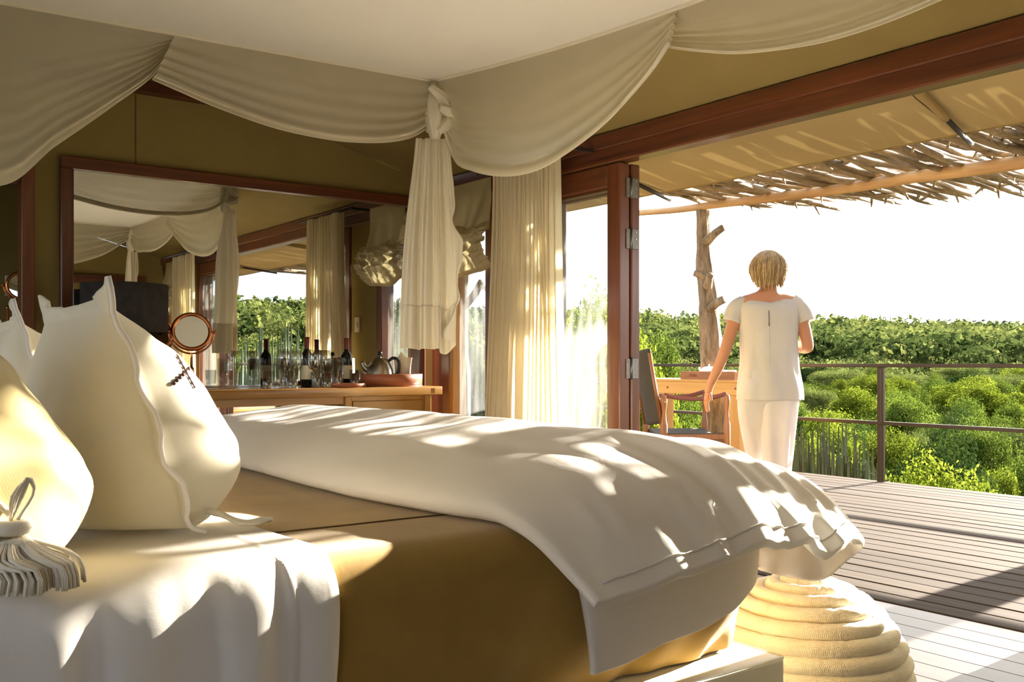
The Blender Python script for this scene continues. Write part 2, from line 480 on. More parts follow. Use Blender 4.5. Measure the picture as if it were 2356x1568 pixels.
g.inputs[0].default_value = (0.70, 0.71, 0.69, 1)
nt.links.new(g.outputs[0], out.inputs[0]); M['mirror'] = mm
M['ground'] = plain('bush_ground', (0.07, 0.07, 0.028), 0.95, bscale=3, bstr=0.5, var=0.5, vscale=0.4)
M['leaf_bright'] = leaf_mat('bright_leaf', (0.072, 0.100, 0.008), (0.168, 0.205, 0.024))
M['leaf_mid'] = leaf_mat('mid_leaf', (0.038, 0.064, 0.009), (0.106, 0.142, 0.022))
M['leaf_dark'] = leaf_mat('dark_leaf', (0.018, 0.036, 0.010), (0.045, 0.072, 0.018), 0.2)
M['leaf_olive'] = leaf_mat('olive_leaf', (0.066, 0.086, 0.020), (0.140, 0.166, 0.046))
M['leaf_far'] = leaf_mat('distant_leaf', (0.058, 0.078, 0.021), (0.128, 0.152, 0.044), 0.25, True)
M['euph'] = plain('euphorbia_stem', (0.15, 0.19, 0.11), 0.5, var=0.4, vscale=2.0)

# ============================================================ THE ROOM AND DECK
XW = -5.86          # mirror wall face
XR = .36            # opposite wall face, the room is symmetrical about x = -2.75
YF = 3.65           # door wall face
DECK_Y = 7.42
def zceil(y): return 2.29 + 0.27 * (YF - y) if y > 0.3 else 2.29 + 0.27 * (YF - 0.3) - 0.27 * (0.3 - y)

# ground of the valley -------------------------------------------------
def ground_z(x, y):
    d = math.hypot(x, y)
    az = math.degrees(math.atan2(y, x))
    if az < 0: az = 180 + az if az < -90 else -az          # the slope goes on round the back
    base = interp([0, 6, 9, 12, 20, 30, 45, 70, 120, 200, 350, 420, 700],
                  [-1.6, -2.0, -3.2, -4.4, -4.9, -4.9, -4.3, -2.9, -1.7, 0.9, 6.6, 8.0, 5.0], d)
    far = sstep(90, 350, d)
    base += far * interp([20, 60, 113, 125, 140, 160], [7, 6, -2.5, 1.0, 5.0, 6], az)
    base += sstep(15, 40, d) * interp([10, 35, 60, 80], [2.6, 2.4, 0.6, 0.0], az)
    base += 0.5 * nz(x * 0.06, y * 0.06) * sstep(10, 30, d) + 2.0 * nz(x * 0.012, y * 0.012, 3) * sstep(60, 200, d)
    return base
gm = MB()
ds = [0, 3, 6, 8, 10, 12, 15, 19, 24, 30, 38, 48, 60, 78, 100, 130, 170, 220, 280, 350, 430, 560, 700]
rows = []
for d in ds:
    rows.append([(d * cos(math.radians(a)), d * sin(math.radians(a)), ground_z(d * cos(math.radians(a)), d * sin(math.radians(a)))) for a in range(0, 361, 3)])
gm.grid(np.array(rows))
o = obj('ground', gm, M['ground'])
tag(o, 'grassy hillside and valley floor under the bush', 'ground', kind='structure')

# interior floor ---------------------------------------------------------
fl = obj('floor', MB().span((-8.0, -2.6, -0.12), (XR + .05, YF + 0.03, -0.022)), M['redwood_x'], smooth=False)
tag(fl, 'polished reddish plank floor inside the tent', 'floor', kind='structure')
bw = 0.128
src = MB().span((-4.16, -bw / 2 + 0.0012, -0.022), (4.16, bw / 2 - 0.0012, 0.0), 0.0015)
mesh_fb = src.mesh('floor_board'); mesh_fb.materials.append(M['floorwood'])
y = YF + 0.01 - bw / 2
while y > -2.5:
    b = bpy.data.objects.new('floor_board', mesh_fb); C.objects.link(b)
    b.parent = fl; b.location = (-3.78, y, 0.0)
    y -= bw

# deck -------------------------------------------------------------------
dk = obj('deck', MB().span((-9.5, YF + 0.04, -0.30), (5.2, DECK_Y - 0.02, -0.035)), M['redwood_x'], smooth=False)
tag(dk, 'weathered plank viewing deck outside the open doors', 'deck', kind='structure')
n_b = 27; pitch = (DECK_Y - (YF + 0.03)) / n_b
src = MB().span((-7.35, -pitch / 2 + 0.005, -0.035), (7.35, pitch / 2 - 0.005, 0.0), 0.004)
mesh_db = src.mesh('deck_board'); mesh_db.materials.append(M['deckwood'])
for i in range(n_b):
    b = bpy.data.objects.new('deck_board', mesh_db); C.objects.link(b)
    b.parent = dk; b.location = (-2.15, YF + 0.03 + pitch * (i + 0.5), random.uniform(-0.0015, 0.0015))
for x in (-9, -6.5, -4, -1.5, 1.0, 3.5, 5.0):
    for yy in (4.4, 7.0):
        g0 = ground_z(x, yy)
        obj('support_post', MB().span((x - .08, yy - .08, g0 - .3), (x + .08, yy + .08, -0.3)), M['bark'], dk, smooth=False)

# railing ----------------------------------------------------------------
YR = 7.36
rl = thing('deck_railing', 'dark bronze steel railing along the edge of the plank deck', 'railing', (-4.62, YR, 0))
obj('top_rail', MB().span((-9.4, YR - .03, .965), (5.0, YR + .03, .995), .004), M['rail'], rl, smooth=False)
obj('mid_rail', MB().span((-9.4, YR - .015, .480), (5.0, YR + .015, .510), .003), M['rail'], rl, smooth=False)
for x in (-7.66, -4.62, -1.2, 2.0, 5.0):
    obj('post', MB().span((x - .03, YR - .012, -.30), (x - .004, YR + .012, .966)).span((x + .004, YR - .012, -.30), (x + .03, YR + .012, .966)), M['rail'], rl, smooth=False)
obj('side_top_rail', MB().span((4.97, 4.4, .965), (5.03, YR, .994), .004), M['rail'], rl, smooth=False)
obj('side_mid_rail', MB().span((4.985, 4.4, .480), (5.015, YR, .509), .003), M['rail'], rl, smooth=False)
for yy in (4.4, 5.9):
    obj('post', MB().span((4.985, yy - .03, -.02), (5.015, yy + .03, .966)), M['rail'], rl, smooth=False)

# mirror wall ------------------------------------------------------------
def gable(x0, x1, y0, y1, z0, dz=-0.01):
    m = MB()
    ys = sorted(set([y0, y1] + ([0.3] if y0 < 0.3 < y1 else [])))
    n = len(ys)
    for x in (x0, x1):
        m.v += [(x, yy, z0) for yy in ys] + [(x, yy, zceil(yy) + dz) for yy in ys]
    k = 2 * n
    for b in (0, k):
        for i in range(n - 1): m.f.append((b + i, b + i + 1, b + n + i + 1, b + n + i))
    for i in range(n - 1):
        m.f.append((i, i + 1, k + i + 1, k + i)); m.f.append((n + i, n + i + 1, k + n + i + 1, k + n + i))
    m.f.append((0, n, k + n, k)); m.f.append((n - 1, 2 * n - 1, k + 2 * n - 1, k + n - 1))
    return m
wallL = gable(XW - .05, XW, 1.04, YF + .10, -0.02)
wl = obj('wall_left', wallL, M['canvas'], smooth=False)
tag(wl, 'khaki canvas wall that carries the long mirror', 'wall', kind='structure')
o = obj('wall_alcove_head', gable(XW - .05, XW, -2.6, 1.04, 2.03), M['canvas'], smooth=False)
tag(o, 'khaki canvas above the dressing alcove opening', 'wall', kind='structure')
o = obj('wall_alcove', MB().span((-8.0, -2.6, -.02), (-7.95, 1.85, 2.6)).span((-8.0, 1.80, -.02), (XW - .06, 1.85, 2.6)), M['canvas'], smooth=False)
tag(o, 'khaki canvas back wall of the dressing alcove', 'wall', kind='structure')
o = obj('ceiling_alcove', MB().span((-8.0, -2.6, 2.6), (XW - .06, 1.85, 2.63)), M['canvas'], smooth=False)
tag(o, 'khaki canvas roof over the dressing alcove', 'ceiling', kind='structure')
o = obj('trim_1', MB().span((XW - .06, 1.005, 0), (XW + .06, 1.07, 2.12), .004), M['redwood'], smooth=False)
tag(o, 'dark red wooden post beside the alcove opening', 'post', kind='structure')
o = obj('trim_2', MB().span((XW - .06, -2.6, 1.99), (XW + .05, 1.004, 2.07), .004), M['redwood_y'], smooth=False)
tag(o, 'dark red wooden lintel over the alcove opening', 'lintel', kind='structure')
o = obj('trim_3', MB().span((XW + .002, 1.08, 2.585), (XW + .08, 2.52, 2.655), .006), M['redwood_y'], smooth=False)
tag(o, 'round-edged wooden purlin high on the canvas mirror wall', 'beam', kind='structure')
o = obj('trim_4', MB().span((XW, 1.62, 2.17), (XW + .004, 1.626, 2.58)), M['seam'], smooth=False)
tag(o, 'thin stitched seam in the canvas above the mirror', 'seam', kind='structure')

# big mirror
ZM0, ZM1, YM0, YM1 = 0.10, 2.165, 1.205, 3.59
mr = thing('wall_mirror', 'huge wall mirror in dark red wooden frame behind the drinks table', 'mirror', (XW, 2.4, 0.10))
fw = 0.068
obj('mirror_glass', MB().span((XW + .002, YM0 + .03, ZM0 + .03), (XW + .02, YM1 - .02, ZM1 - .03)), M['mirror'], mr, smooth=False)
obj('frame_top', MB().span((XW + .002, YM0, ZM1 - fw), (XW + .055, YM1, ZM1), .006), M['redwood_y'], mr, smooth=False)
obj('frame_bottom', MB().span((XW + .002, YM0, ZM0), (XW + .055, YM1, ZM0 + fw), .006), M['redwood_y'], mr, smooth=False)
obj('frame_side', MB().span((XW + .002, YM0, ZM0 + fw), (XW + .055, YM0 + fw, ZM1 - fw), .006), M['redwood'], mr, smooth=False)
obj('frame_side', MB().span((XW + .002, YM1 - .05, ZM0 + fw), (XW + .055, YM1, ZM1 - fw), .006), M['redwood'], mr, smooth=False)

# door wall --------------------------------------------------------------
hd = obj('trim_5', MB().span((XW, YF, 2.117), (XR, YF + .10, 2.285), .008).span((XW, YF - .02, 2.20), (XR, YF, 2.285), .006), M['redwood_x'], smooth=False)
tag(hd, 'long red hardwood header beam over the open doors', 'beam', kind='structure')
w1 = thing('window_1', 'tall dusty window beside the mirror under a gathered blind', 'window', (-5.3, YF, 0), kind='structure')
obj('corner_post', MB().span((XW + .06, YF - .01, 0), (-5.58, YF + .10, 2.117), .005), M['redwood'], w1, smooth=False)
obj('jamb', MB().span((-5.58, YF - .005, .06), (-5.535, YF + .10, 2.117), .003), M['jambwood_lit'], w1, smooth=False)
obj('stile', MB().span((-5.15, YF - .01, 0), (-5.06, YF + .10, 2.117), .005), M['redwood'], w1, smooth=False)
obj('sill', MB().span((-5.58, YF - .01, 0), (-5.15, YF + .10, .10), .005), M['redwood_x'], w1, smooth=False)
obj('pane', MB().span((-5.535, YF + .045, .10), (-5.15, YF + .05, 2.117)), M['pane_dusty'], w1, smooth=False)
o = obj('wall_front', MB().span((-5.06, YF + .01, 0), (-4.62, YF + .08, 2.117)), M['canvas'], smooth=False)
tag(o, 'narrow khaki canvas panel behind the tied curtain', 'wall', kind='structure')
wf = o
sw = thing('light_switch', 'white light switch on the canvas panel behind the curtain', 'switch', (-4.72, YF, 1.3))
obj('plate', MB().span((-4.765, YF - .002, 1.25), (-4.69, YF + .012, 1.37), .003), M['switch'], sw, smooth=False)
obj('rocker', MB().span((-4.742, YF - .008, 1.285), (-4.713, YF, 1.335), .002), M['switch'], sw, smooth=False)

def leaf(nm, y0, y1, label):
    d = thing(nm, label, 'door', (-4.2, y0, 0), kind='structure')
    x0, x1 = -4.60, -3.88
    obj('stile', MB().span((x1 - .105, y0, .012), (x1, y1, 2.11), .006), M['redwood'], d, smooth=False)
    obj('stile', MB().span((x0, y0, .012), (x0 + .085, y1, 2.11), .006), M['redwood'], d, smooth=False)
    obj('top_rail', MB().span((x0 + .085, y0, 1.985), (x1 - .105, y1, 2.11), .006), M['redwood_x'], d, smooth=False)
    obj('bottom_rail', MB().span((x0 + .085, y0, .012), (x1 - .105, y1, .20), .006), M['redwood_x'], d, smooth=False)
    obj('bead', MB().span((x0 + .085, y0 + .012, 1.968), (x1 - .105, y1 - .012, 1.985)), M['redwood_x'], d, smooth=False)
    obj('pane', MB().span((x0 + .08, (y0 + y1) / 2 - .003, .19), (x1 - .10, (y0 + y1) / 2 + .003, 1.99)), M['pane'], d, smooth=False)
    return d
d1 = leaf('door_1', YF, YF + .078, 'glazed red hardwood folding door leaf beside the curtain')
d2 = leaf('door_2', YF + .092, YF + .158, 'second glazed folding door leaf folded back behind the first')
hinges = []
for z, hl in ((1.974, 'topmost'), (1.69, 'second highest'), (0.97, 'waist-high'), (0.25, 'lowest')):
    h = thing('door_hinge', hl + ' grey steel hinge joining the two folded door leaves beside the curtain', 'hinge', (-3.88, YF + .085, z), group='hinges on the folding doors')
    hinges.append(h)
    obj('hinge_leaf', MB().span((-3.8795, YF + .048, z - .055), (-3.874, YF + .080, z + .055), .001), M['hinge'], h, smooth=False)
    obj('hinge_leaf', MB().span((-3.8795, YF + .090, z - .055), (-3.874, YF + .140, z + .055), .001), M['hinge'], h, smooth=False)
    obj('hinge_pin', MB().tube([(-3.872, YF + .085, z - .06), (-3.872, YF + .085, z + .06)], .0065, 10), M['hinge'], h)
    for dz in (-.04, 0, .04):
        for dy in (.058, .12):
            obj('screw', MB().tube([(-3.8745, YF + dy, z + dz), (-3.872, YF + dy, z + dz)], .004, 8), M['steel'], h)

# ceiling canvas ----------------------------------------------------------
cm = MB(); rows = []
for i in range(60):
    yy = lerp(YF + .06, -2.6, i / 59)
    rows.append([(x, yy, zceil(yy) + 0.014 * nz(x * 0.8, yy * 2.2, 1) * sstep(0, .5, YF - yy)) for x in np.linspace(XW - .05, XR + .06, 70)])
cm.grid(np.array(rows))
o = obj('ceiling', cm, M['canvas'])
tag(o, 'sloping khaki canvas tent ceiling', 'ceiling', kind='structure')
wr = gable(XR, XR + .05, -.5, YF + .10, -0.02)
w_ = gable(XR, XR + .05, -2.6, -2.2, -0.02); wr.add(w_.v, w_.f)
w_ = gable(XR, XR + .05, -2.2, -.5, 2.15); wr.add(w_.v, w_.f)  # unseen window opening left here, added to brighten the bed's near side
wr.span((XR, -2.2, -.02), (XR + .05, -.5, .85))
o = obj('wall_right', wr, M['canvas'], smooth=False)
tag(o, 'khaki canvas end wall opposite the mirror', 'wall', kind='structure')
wb = MB().span((XW, -2.64, -.02), (-5.3, -2.6, 2.42)).span((-.2, -2.64, -.02), (XR, -2.6, 2.42)).span((-5.3, -2.64, -.02), (-.2, -2.6, .45)).span((-5.3, -2.64, 2.25), (-.2, -2.6, 2.42))
o = obj('wall_back', wb, M['canvas'], smooth=False)
tag(o, 'khaki canvas wall with wide open windows behind the bed head', 'wall', kind='structure')
o = obj('trim_6', MB().span((XR - .06, .6, 1.94), (XR, 3.45, 2.04), .004).span((XR - .06, .6, 0), (XR, .68, 1.94)), M['redwood_y'], smooth=False)
tag(o, 'dark wooden frame on the end wall opposite the mirror', 'frame', kind='structure')

# awning outside -----------------------------------------------------------
am = MB(); rows = []
for i in range(24):
    t = i / 23; yy = lerp(YF + .06, 4.78, t)
    rows.append([(x, yy, lerp(2.30, 2.168, t) - 0.010 * sin(PI * t) + 0.006 * nz(x * 1.1, yy * 3, 5)) for x in np.linspace(-7.0, 4.0, 90)])
am.grid(np.array(rows))
aw = thing('awning', 'khaki canvas awning sloping out from the header beam', 'awning', (-1.5, YF + .1, 2.28))
obj('awning_cloth', am, M['awning'], aw)
obj('edge_hem', MB().tube([(x, 4.78, 2.168 + 0.006 * nz(x * 1.1, 14.3, 5)) for x in np.linspace(-7, 4, 60)], .006, 6), M['canvas'], aw)
for (xa, xb) in ((-2.30, -2.54), (-4.40, -4.66), (-0.1, -0.3)):
    a = Vector((xa, YF + .12, 2.262)); b = Vector((xb, 4.86, 2.128))
    mid = a.lerp(b, 0.62)
    obj('rod', MB().tube([mid, b], .014, 10), M['darkpole'], aw)
    obj('rod_sleeve', MB().tube([a.lerp(mid, k / 8) + Vector((0, 0, .003 * nz(k * 1.3))) for k in range(9)], .021, 10), M['awning'], aw)
    obj('cord', MB().tube([a + Vector((-.03, 0, 0)), a.lerp(mid, .5) + Vector((-.03, 0, -.012)), mid + Vector((-.01, 0, -.01))], .003, 6), M['seam'], aw)

# ============================================================ BED
BZ = 0.65           # mattress top
BX0, BX1, BY0, BY1 = -3.80, -1.58, -0.12, 1.955
# leather base
bs = thing('bed_platform', 'ivory leather upholstered bed base with piped top edge', 'bed base', (-2.65, .9, 0))
obj('platform_box', MB().span((-3.88, -.2, .02), (-1.50, 1.973, .274), .012, 3), M['leather'], bs, auto=40)
pp = [(-1.506, -.2), (-1.506, 1.967), (-3.874, 1.967), (-3.874, -.2)]
obj('piping', MB().tube([(x, y, .270) for x, y in pp], .0055, 8), M['leather'], bs)
for x, y in ((-3.7, 0), (-1.7, 0), (-3.7, 1.8), (-1.7, 1.8)):
    obj('foot', MB().span((x - .04, y - .04, 0), (x + .04, y + .04, .03)), M['black'], bs, smooth=False)

def rounded_shell(x0, x1, y0, y1, z0, z1, r, step=0.022, disp=None):
    """rounded box (no bottom) as one dense mesh"""
    m = MB()
    bm = bmesh.new()
    cx, cy, cz = (x0 + x1) / 2, (y0 + y1) / 2, (z0 + z1) / 2
    hx, hy, hz = (x1 - x0) / 2, (y1 - y0) / 2, (z1 - z0) / 2
    def face(o, u, v, nu, nv):
        idx = [[bm.verts.new(o + u * (i / nu) + v * (j / nv)) for j in range(nv + 1)] for i in range(nu + 1)]
        for i in range(nu):
            for j in range(nv):
                bm.faces.new((idx[i][j], idx[i + 1][j], idx[i + 1][j + 1], idx[i][j + 1]))
    V = Vector
    nx, ny, nz_ = int(2 * hx / step), int(2 * hy / step), int(2 * hz / step) + 4
    face(V((-hx, -hy, hz)), V((2 * hx, 0, 0)), V((0, 2 * hy, 0)), nx, ny)
    face(V((hx, -hy, -hz)), V((0, 2 * hy, 0)), V((0, 0, 2 * hz)), ny, nz_)
    face(V((-hx, -hy, -hz)), V((0, 2 * hy, 0)), V((0, 0, 2 * hz)), ny, nz_)
    face(V((-hx, hy, -hz)), V((2 * hx, 0, 0)), V((0, 0, 2 * hz)), nx, nz_)
    bmesh.ops.remove_doubles(bm, verts=bm.verts, dist=1e-4)
    bm.verts.index_update()
    vs = []
    for v in bm.verts:
        p = v.co
        q = V((max(-hx + r, min(hx - r, p.x)), max(-hy + r, min(hy - r, p.y)), max(-hz + r * .5, min(hz - r, p.z))))
        d = p - q
        if d.length > 1e-9:
            m_ = max(abs(d.x), abs(d.y), abs(d.z))
            p2 = q + d.normalized() * min(r, m_ if d.z >= 0 else r)
        else: p2 = p
        w = p2 + V((cx, cy, cz))
        vs.append(disp(w) if disp else w)
    fs = [[v.index for v in f.verts] for f in bm.faces]
    bm.free()
    return m.add(vs, fs)

def blanket_disp(p):
    p = p.copy()
    low = sstep(.60, .30, p.z)
    if p.z < .64 and p.x > -1.9:      # folds hanging on the near side, pulled towards the foot
        yy = p.y + (BZ - p.z) * 0.75
        f = 0.55 * sin(yy * 34 + 3 * nz(p.y * 3, p.z * 2)) + 0.6 * sin(yy * 19 + 1.7 + 2 * nz(p.y * 2, 4))
        p.x += 0.011 * f * low * (0.35 + 0.65 * sstep(.9, 1.5, p.y)) - .018 * sstep(.40, .28, p.z)
    if p.z < .64 and p.y > 1.8:
        p.y += .010 * sin(p.x * 30 + 2 * nz(p.x * 3)) * low - .02 * sstep(.40, .28, p.z)
    if p.z > .6: p.z += 0.004 * nz(p.x * 3, p.y * 3, 2)
    return p
bl = thing('bedspread', 'ochre suede bedspread covering the mattress down to the leather base', 'bedspread', (-2.7, .9, .275))
obj('spread_cloth', rounded_shell(BX0, BX1, BY0, BY1, .276, BZ, .085, disp=blanket_disp), M['suede'], bl)
obj('seam', MB().tube([(-1.862 + .002 * sin(k), lerp(-.1, 1.9, k / 40), BZ + .0012 + .004 * nz(-1.862 * 3, lerp(-.1, 1.9, k / 40) * 3, 2)) for k in range(41)], .0022, 6), M['seam'], bl)

# white sheet folded over at the head end ------------------------------------
def sheet_surface(y0, y1, off, ny, nv, zlow, wr):
    rows = []
    r = .085 + off
    L1 = (BX1 - .085) - (-3.6); La = r * PI / 2; L2 = (BZ - .085) - zlow
    tot = L1 + La + L2
    for i in range(ny):
        y = lerp(y0, y1, i / (ny - 1)); row = []
        for j in range(nv):
            t = j / (nv - 1)
            s = L1 * (1 - 0.0) * (t / .35) if t < .35 else (L1 + La * (t - .35) / .2 if t < .55 else L1 + La + L2 * (t - .55) / .45)
            yy = y
            if s < L1: x, z, nx_, nzv = -3.6 + s, BZ + off, 0, 1
            elif s < L1 + La:
                a = (s - L1) / r
                x, z = BX1 - .085 + r * sin(a), BZ - .085 + r * cos(a); nx_, nzv = sin(a), cos(a)
            else: x, z, nx_, nzv = BX1 + off, BZ - .085 - (s - L1 - La), 1, 0
            side = sstep(L1 - .02, L1 + La + .1, s)
            edge = sstep(y1 - .02, y1, y)
            f = 0.4 * sin(yy * 46 + 5 * nz(yy * 2.5, s * 1.6)) + .9 * nz(yy * 9, s * 1.3, 7) + .8 * nz(yy * 20, s * 3.0, 3)
            h = wr * (.0125 * f * side + .0035 * nz(yy * 6, s * 5, 9)) * (1 - .6 * edge)
            hem = .006 * math.exp(-((y - (y1 - .075)) / .006) ** 2) * (.3 + .7 * side)
            h = max(h + hem, -off * .6) + .010 * side
            row.append((x + nx_ * h, y + (.02 * nz(s * 2.2, 5) if i == ny - 1 else 0), z + nzv * h))
        rows.append(row)
    return rows
sh = thing('bed_sheet', 'white cotton sheet folded over the head half of the bed', 'sheet', (-2.4, .3, .1))
sheet_rows = sheet_surface(-.1, .775, .008, 130, 110, .285, 1.0)
o = obj('sheet_cloth', MB().grid(np.array(sheet_rows)), M['linen'], sh)
md = o.modifiers.new('thickness', 'SOLIDIFY'); md.thickness = .005; md.offset = 0

# ---------------------------------------------------------------- duvet
def make_duvet():
    NS, NA = 150, 150                       # around the section, along the bed
    P = []
    XF = -3.92
    YL, YR_ = 1.17, 2.17
    for ia in range(NA + 1):
        a = (ia / NA)
        a = 1 - (1 - a) ** 1.45             # finer towards the near end
        rowo, rowi = [], []
        for i in range(NS + 1):
            s = i / NS
            # lam 0 lower layer, 1 upper layer; q = 0 left edge .. 1 fold
            if s < .42: q = s / .42; lam = 0.0
            elif s < .58: q = 1.0; lam = (s - .42) / .16
            else: q = 1 - (s - .58) / .42; lam = 1.0
            q = min(1.0, max(0.0, q)); phi = lam * PI
            fold_r = .045 + .03 * a
            lsm = sstep(0, 1, lam)
            # distance travelled along X
            ylow = lerp(1.22 + .05 * nz(a * 3, 2) + .15 * sstep(.7, 1, a), YR_ - .06 - .20 * sstep(.75, 1, a) * (1 - lam), q)
            yup = lerp(YL + .015 * nz(a * 4, 8) - .05 * sstep(.2, .7, a) + .11 * sstep(.66, 1, a), YR_ - .06, q)
            y = lerp(ylow, yup, lsm) + fold_r * sin(phi) * (1 if 0 < lam < 1 else 0)
            # the fold is skewed: at the near end it swings further out over the foot
            y += .05 * sstep(.5, 1, a) * q
            h_up = .018 + .145 * (q ** .55 if q < .55 else lerp(.55 ** .55, .42, sstep(.55, 1.0, q)))
            h_up *= lerp(1.0, .78, sstep(.55, .95, a)) 
            h = lerp(.016, max(h_up, .03), lsm)
            # half thickness
            end = sstep(1.0, .80, a) ** .5 * sstep(0, .06, a)
            edge = min(1, q / .22) ** .5
            w_up = (.012 + .048 * edge * end * (1 if lam > 0 else 0))
            w_lo = .010 + .012 * edge * end
            w = lerp(w_lo, w_up, lsm)
            # bend over the near side of the bed
            Lx = lerp(2.60, 2.56, lsm) + .02 * nz(q * 3, lam * 2, 5) - .07 * sstep(.75, 1, q) - .08 * q * (1 - lsm)
            d = a * Lx
            xb = lerp(2.215, 2.16, lsm)       # where the drop begins
            tot = Lx - xb
            if d <= xb: x, z0, ang = XF + d, 0, 0
            else:
                k = (d - xb)
                am_ = lerp(1.50, .60, lsm)    # final angle
                am_ += lsm * .04 * sstep(.5, 1.0, q)
                ang = am_ * sstep(0, .30 if lsm > .5 else .16, k)
                # integrate the curve
                n_ = 12; xx = 0; zz = 0
                for m_ in range(n_):
                    aa = am_ * sstep(0, .30 if lsm > .5 else .16, k * (m_ + .5) / n_)
                    xx += k / n_ * cos(aa); zz -= k / n_ * sin(aa)
                x, z0 = XF + xb + xx, zz
            # sag over the foot of the bed
            foot = sstep(1.93, 2.25, y) * .04 * (1 + .3 * sstep(.6, 1, a))
            # wrinkles running in from the near hem
            near = sstep(.60, .98, a)
            rid = lambda f, g, sd: .45 - 1.5 * abs(nz(y * f + 1.2 * nz(a * 4, y * 3, sd), a * g, sd))
            hemw = sstep(.72, 1.0, a)
            wk = .75 * rid(6.5, 2.0, 1) + .65 * rid(14, 3.0, 2) * hemw + .3 * rid(27, 4, 8) * hemw + .5 * nz(y * 9, a * 6, 5)
            hw = (.036 * near * wk * (.25 + .75 * sstep(.05, .35, q)) + .012 * nz(d * 2.2, y * 3.5, 6) + .006 * nz(d * 6, y * 8, 6) + .010 * nz(d * 1.2 + y * 2, 3.3, 11)) * lsm
            hw += (1 - lsm) * near * .012 * wk
            hh = h + hw
            def put(off):
                yo = y
                nh = hh + off
                return (x + sin(ang) * nh, yo, BZ + z0 + cos(ang) * nh - foot)
            if 0 < lam < 1:
                # round fold: outer and inner skins
                c_h = (h_up * .5 + .02)
                r_o = w; 
                base = put(0)
                rowo.append((base[0], base[1] + w * sin(phi), base[2] - w * cos(phi)))
                rowi.append((base[0], base[1] - w * .3 * sin(phi), base[2] + w * .6 * cos(phi)))
            elif lam == 0:
                rowo.append(put(-w)); rowi.append(put(w))
            else:
                rowo.append(put(w)); rowi.append(put(-w))
        P.append(rowo + rowi[::-1])
    P = np.array(P)
    # never sink into the mattress top
    inside = (P[:, :, 0] < BX1 - .05) & (P[:, :, 1] < BY1 - .05)
    P[:, :, 2] = np.where(inside, np.maximum(P[:, :, 2], BZ + .004), P[:, :, 2])
    r_ = .085; lo = np.array((BX0 + r_, BY0 + r_, .20)); hi = np.array((BX1 - r_, BY1 - r_, BZ - r_))
    Q = np.clip(P, lo, hi); D = P - Q; L_ = np.linalg.norm(D, axis=2)
    want = r_ + np.where(P[:, :, 2] < .60, .026, .009)
    hit = (L_ < want) & (L_ > 1e-6)
    mv = np.where(hit[:, :, None], D / np.maximum(L_, 1e-6)[:, :, None] * (want - L_)[:, :, None], 0.0)
    pair = mv[:, ::-1]                       # the other skin of the same layer moves along, so the cloth keeps its thickness
    bigger = np.linalg.norm(pair, axis=2) > np.linalg.norm(mv, axis=2)
    P = P + np.where(bigger[:, :, None], pair, mv)
    m = MB(); m.grid(P, cv=True)
    n = P.shape[1]
    half = n // 2
    for base in (0, (P.shape[0] - 1) * n):
        for k in range(half - 1):
            m.f.append((base + k, base + k + 1, base + n - 2 - k, base + n - 1 - k))
    return m, P
dm, DP = make_duvet()
dv = thing('duvet', 'thick white duvet folded across the foot of the bed', 'duvet', (-2.7, 1.65, BZ))
o = obj('duvet_cover', dm, M['duvet'], dv)
sm = o.modifiers.new('soft', 'SMOOTH'); sm.iterations = 3; sm.factor = .5
# stitched hem along the near end of the upper layer
nrow = DP.shape[0]; half = DP.shape[1] // 2
ids = [int(half * (.60 + .38 * k / 60)) for k in range(61)]
obj('hem_seam', MB().tube([DP[nrow - 9][i] + np.array((0, 0, .002)) for i in ids], .0028, 6), M['duvet'], dv)

# ---------------------------------------------------------------- pillows
def pillow_mesh(w, h, th, bottom_fat=.35, flange=.035, n=64, seed=0, ears=.5, wr=1.0):
    """local space: x across, y front, z up from its bottom edge; two bulging faces meeting at a wavy flange"""
    m = MB(); rows_f, rows_b = [], []
    for i in range(n + 1):
        rf, rb = [], []
        for j in range(n + 1):
            u = -1 + 2 * i / n; v = -1 + 2 * j / n
            uu = np.sign(u) * abs(u) ** .9; vv = np.sign(v) * abs(v) ** .9
            # flange zone at the rim
            fu = max(0, (abs(uu) - .90) / .10); fv = max(0, (abs(vv) - .90) / .10)
            rim = max(fu, fv)
            cu = min(1, abs(uu) / .90); cv = min(1, abs(vv) / .90)
            bul = max(0, (1 - cu ** 2.4)) ** .55 * (max(0, (1 - cv ** 2.2)) ** .6 if vv > 0 else max(0, (1 - cv ** 5)) ** .5)
            fat = 1 + bottom_fat * (-vv) * .55
            pinch = 1 - .055 * (1 - abs(vv) ** 2) * abs(uu) - .0
            x = uu * w / 2 * (1 - .05 * (1 - vv * vv)) 
            z = h / 2 + vv * h / 2 * (1 - .05 * (1 - uu * uu))
            wav = rim * (.006 * sin(13 * (u + v) + seed) + .014 * nz(u * 3 + seed, v * 3, seed) + .006 * nz(u * 9, v * 9, seed))
            wrk = wr * bul * (.010 * nz(u * 2.2 + seed, v * 2.2, 1.5) + .006 * nz(u * 5, v * 5 + seed, 3))
            corner = (abs(uu) * abs(vv)) ** 6
            z += ears * .05 * corner * (1 if vv > 0 else -.3)
            rf.append((x, th / 2 * bul * fat + wav + wrk + .003, z))
            rb.append((x, -th / 2 * bul * fat * .95 + wav - wrk - .003, z))
        rows_f.append(rf); rows_b.append(rb)
    m.grid(np.array(rows_f)); m.grid(np.array(rows_b)[::-1])
    N = (n + 1)
    o = N * N
    # close the rim
    def F(i, j): return i * N + j
    def B(i, j): return o + (n - i) * N + j
    for i in range(n):
        m.f.append((F(i, 0), F(i + 1, 0), B(i + 1, 0), B(i, 0))); m.f.append((F(i, n), F(i + 1, n), B(i + 1, n), B(i, n)))
        m.f.append((F(0, i), F(0, i + 1), B(0, i + 1), B(0, i))); m.f.append((F(n, i), F(n, i + 1), B(n, i + 1), B(n, i)))
    return m

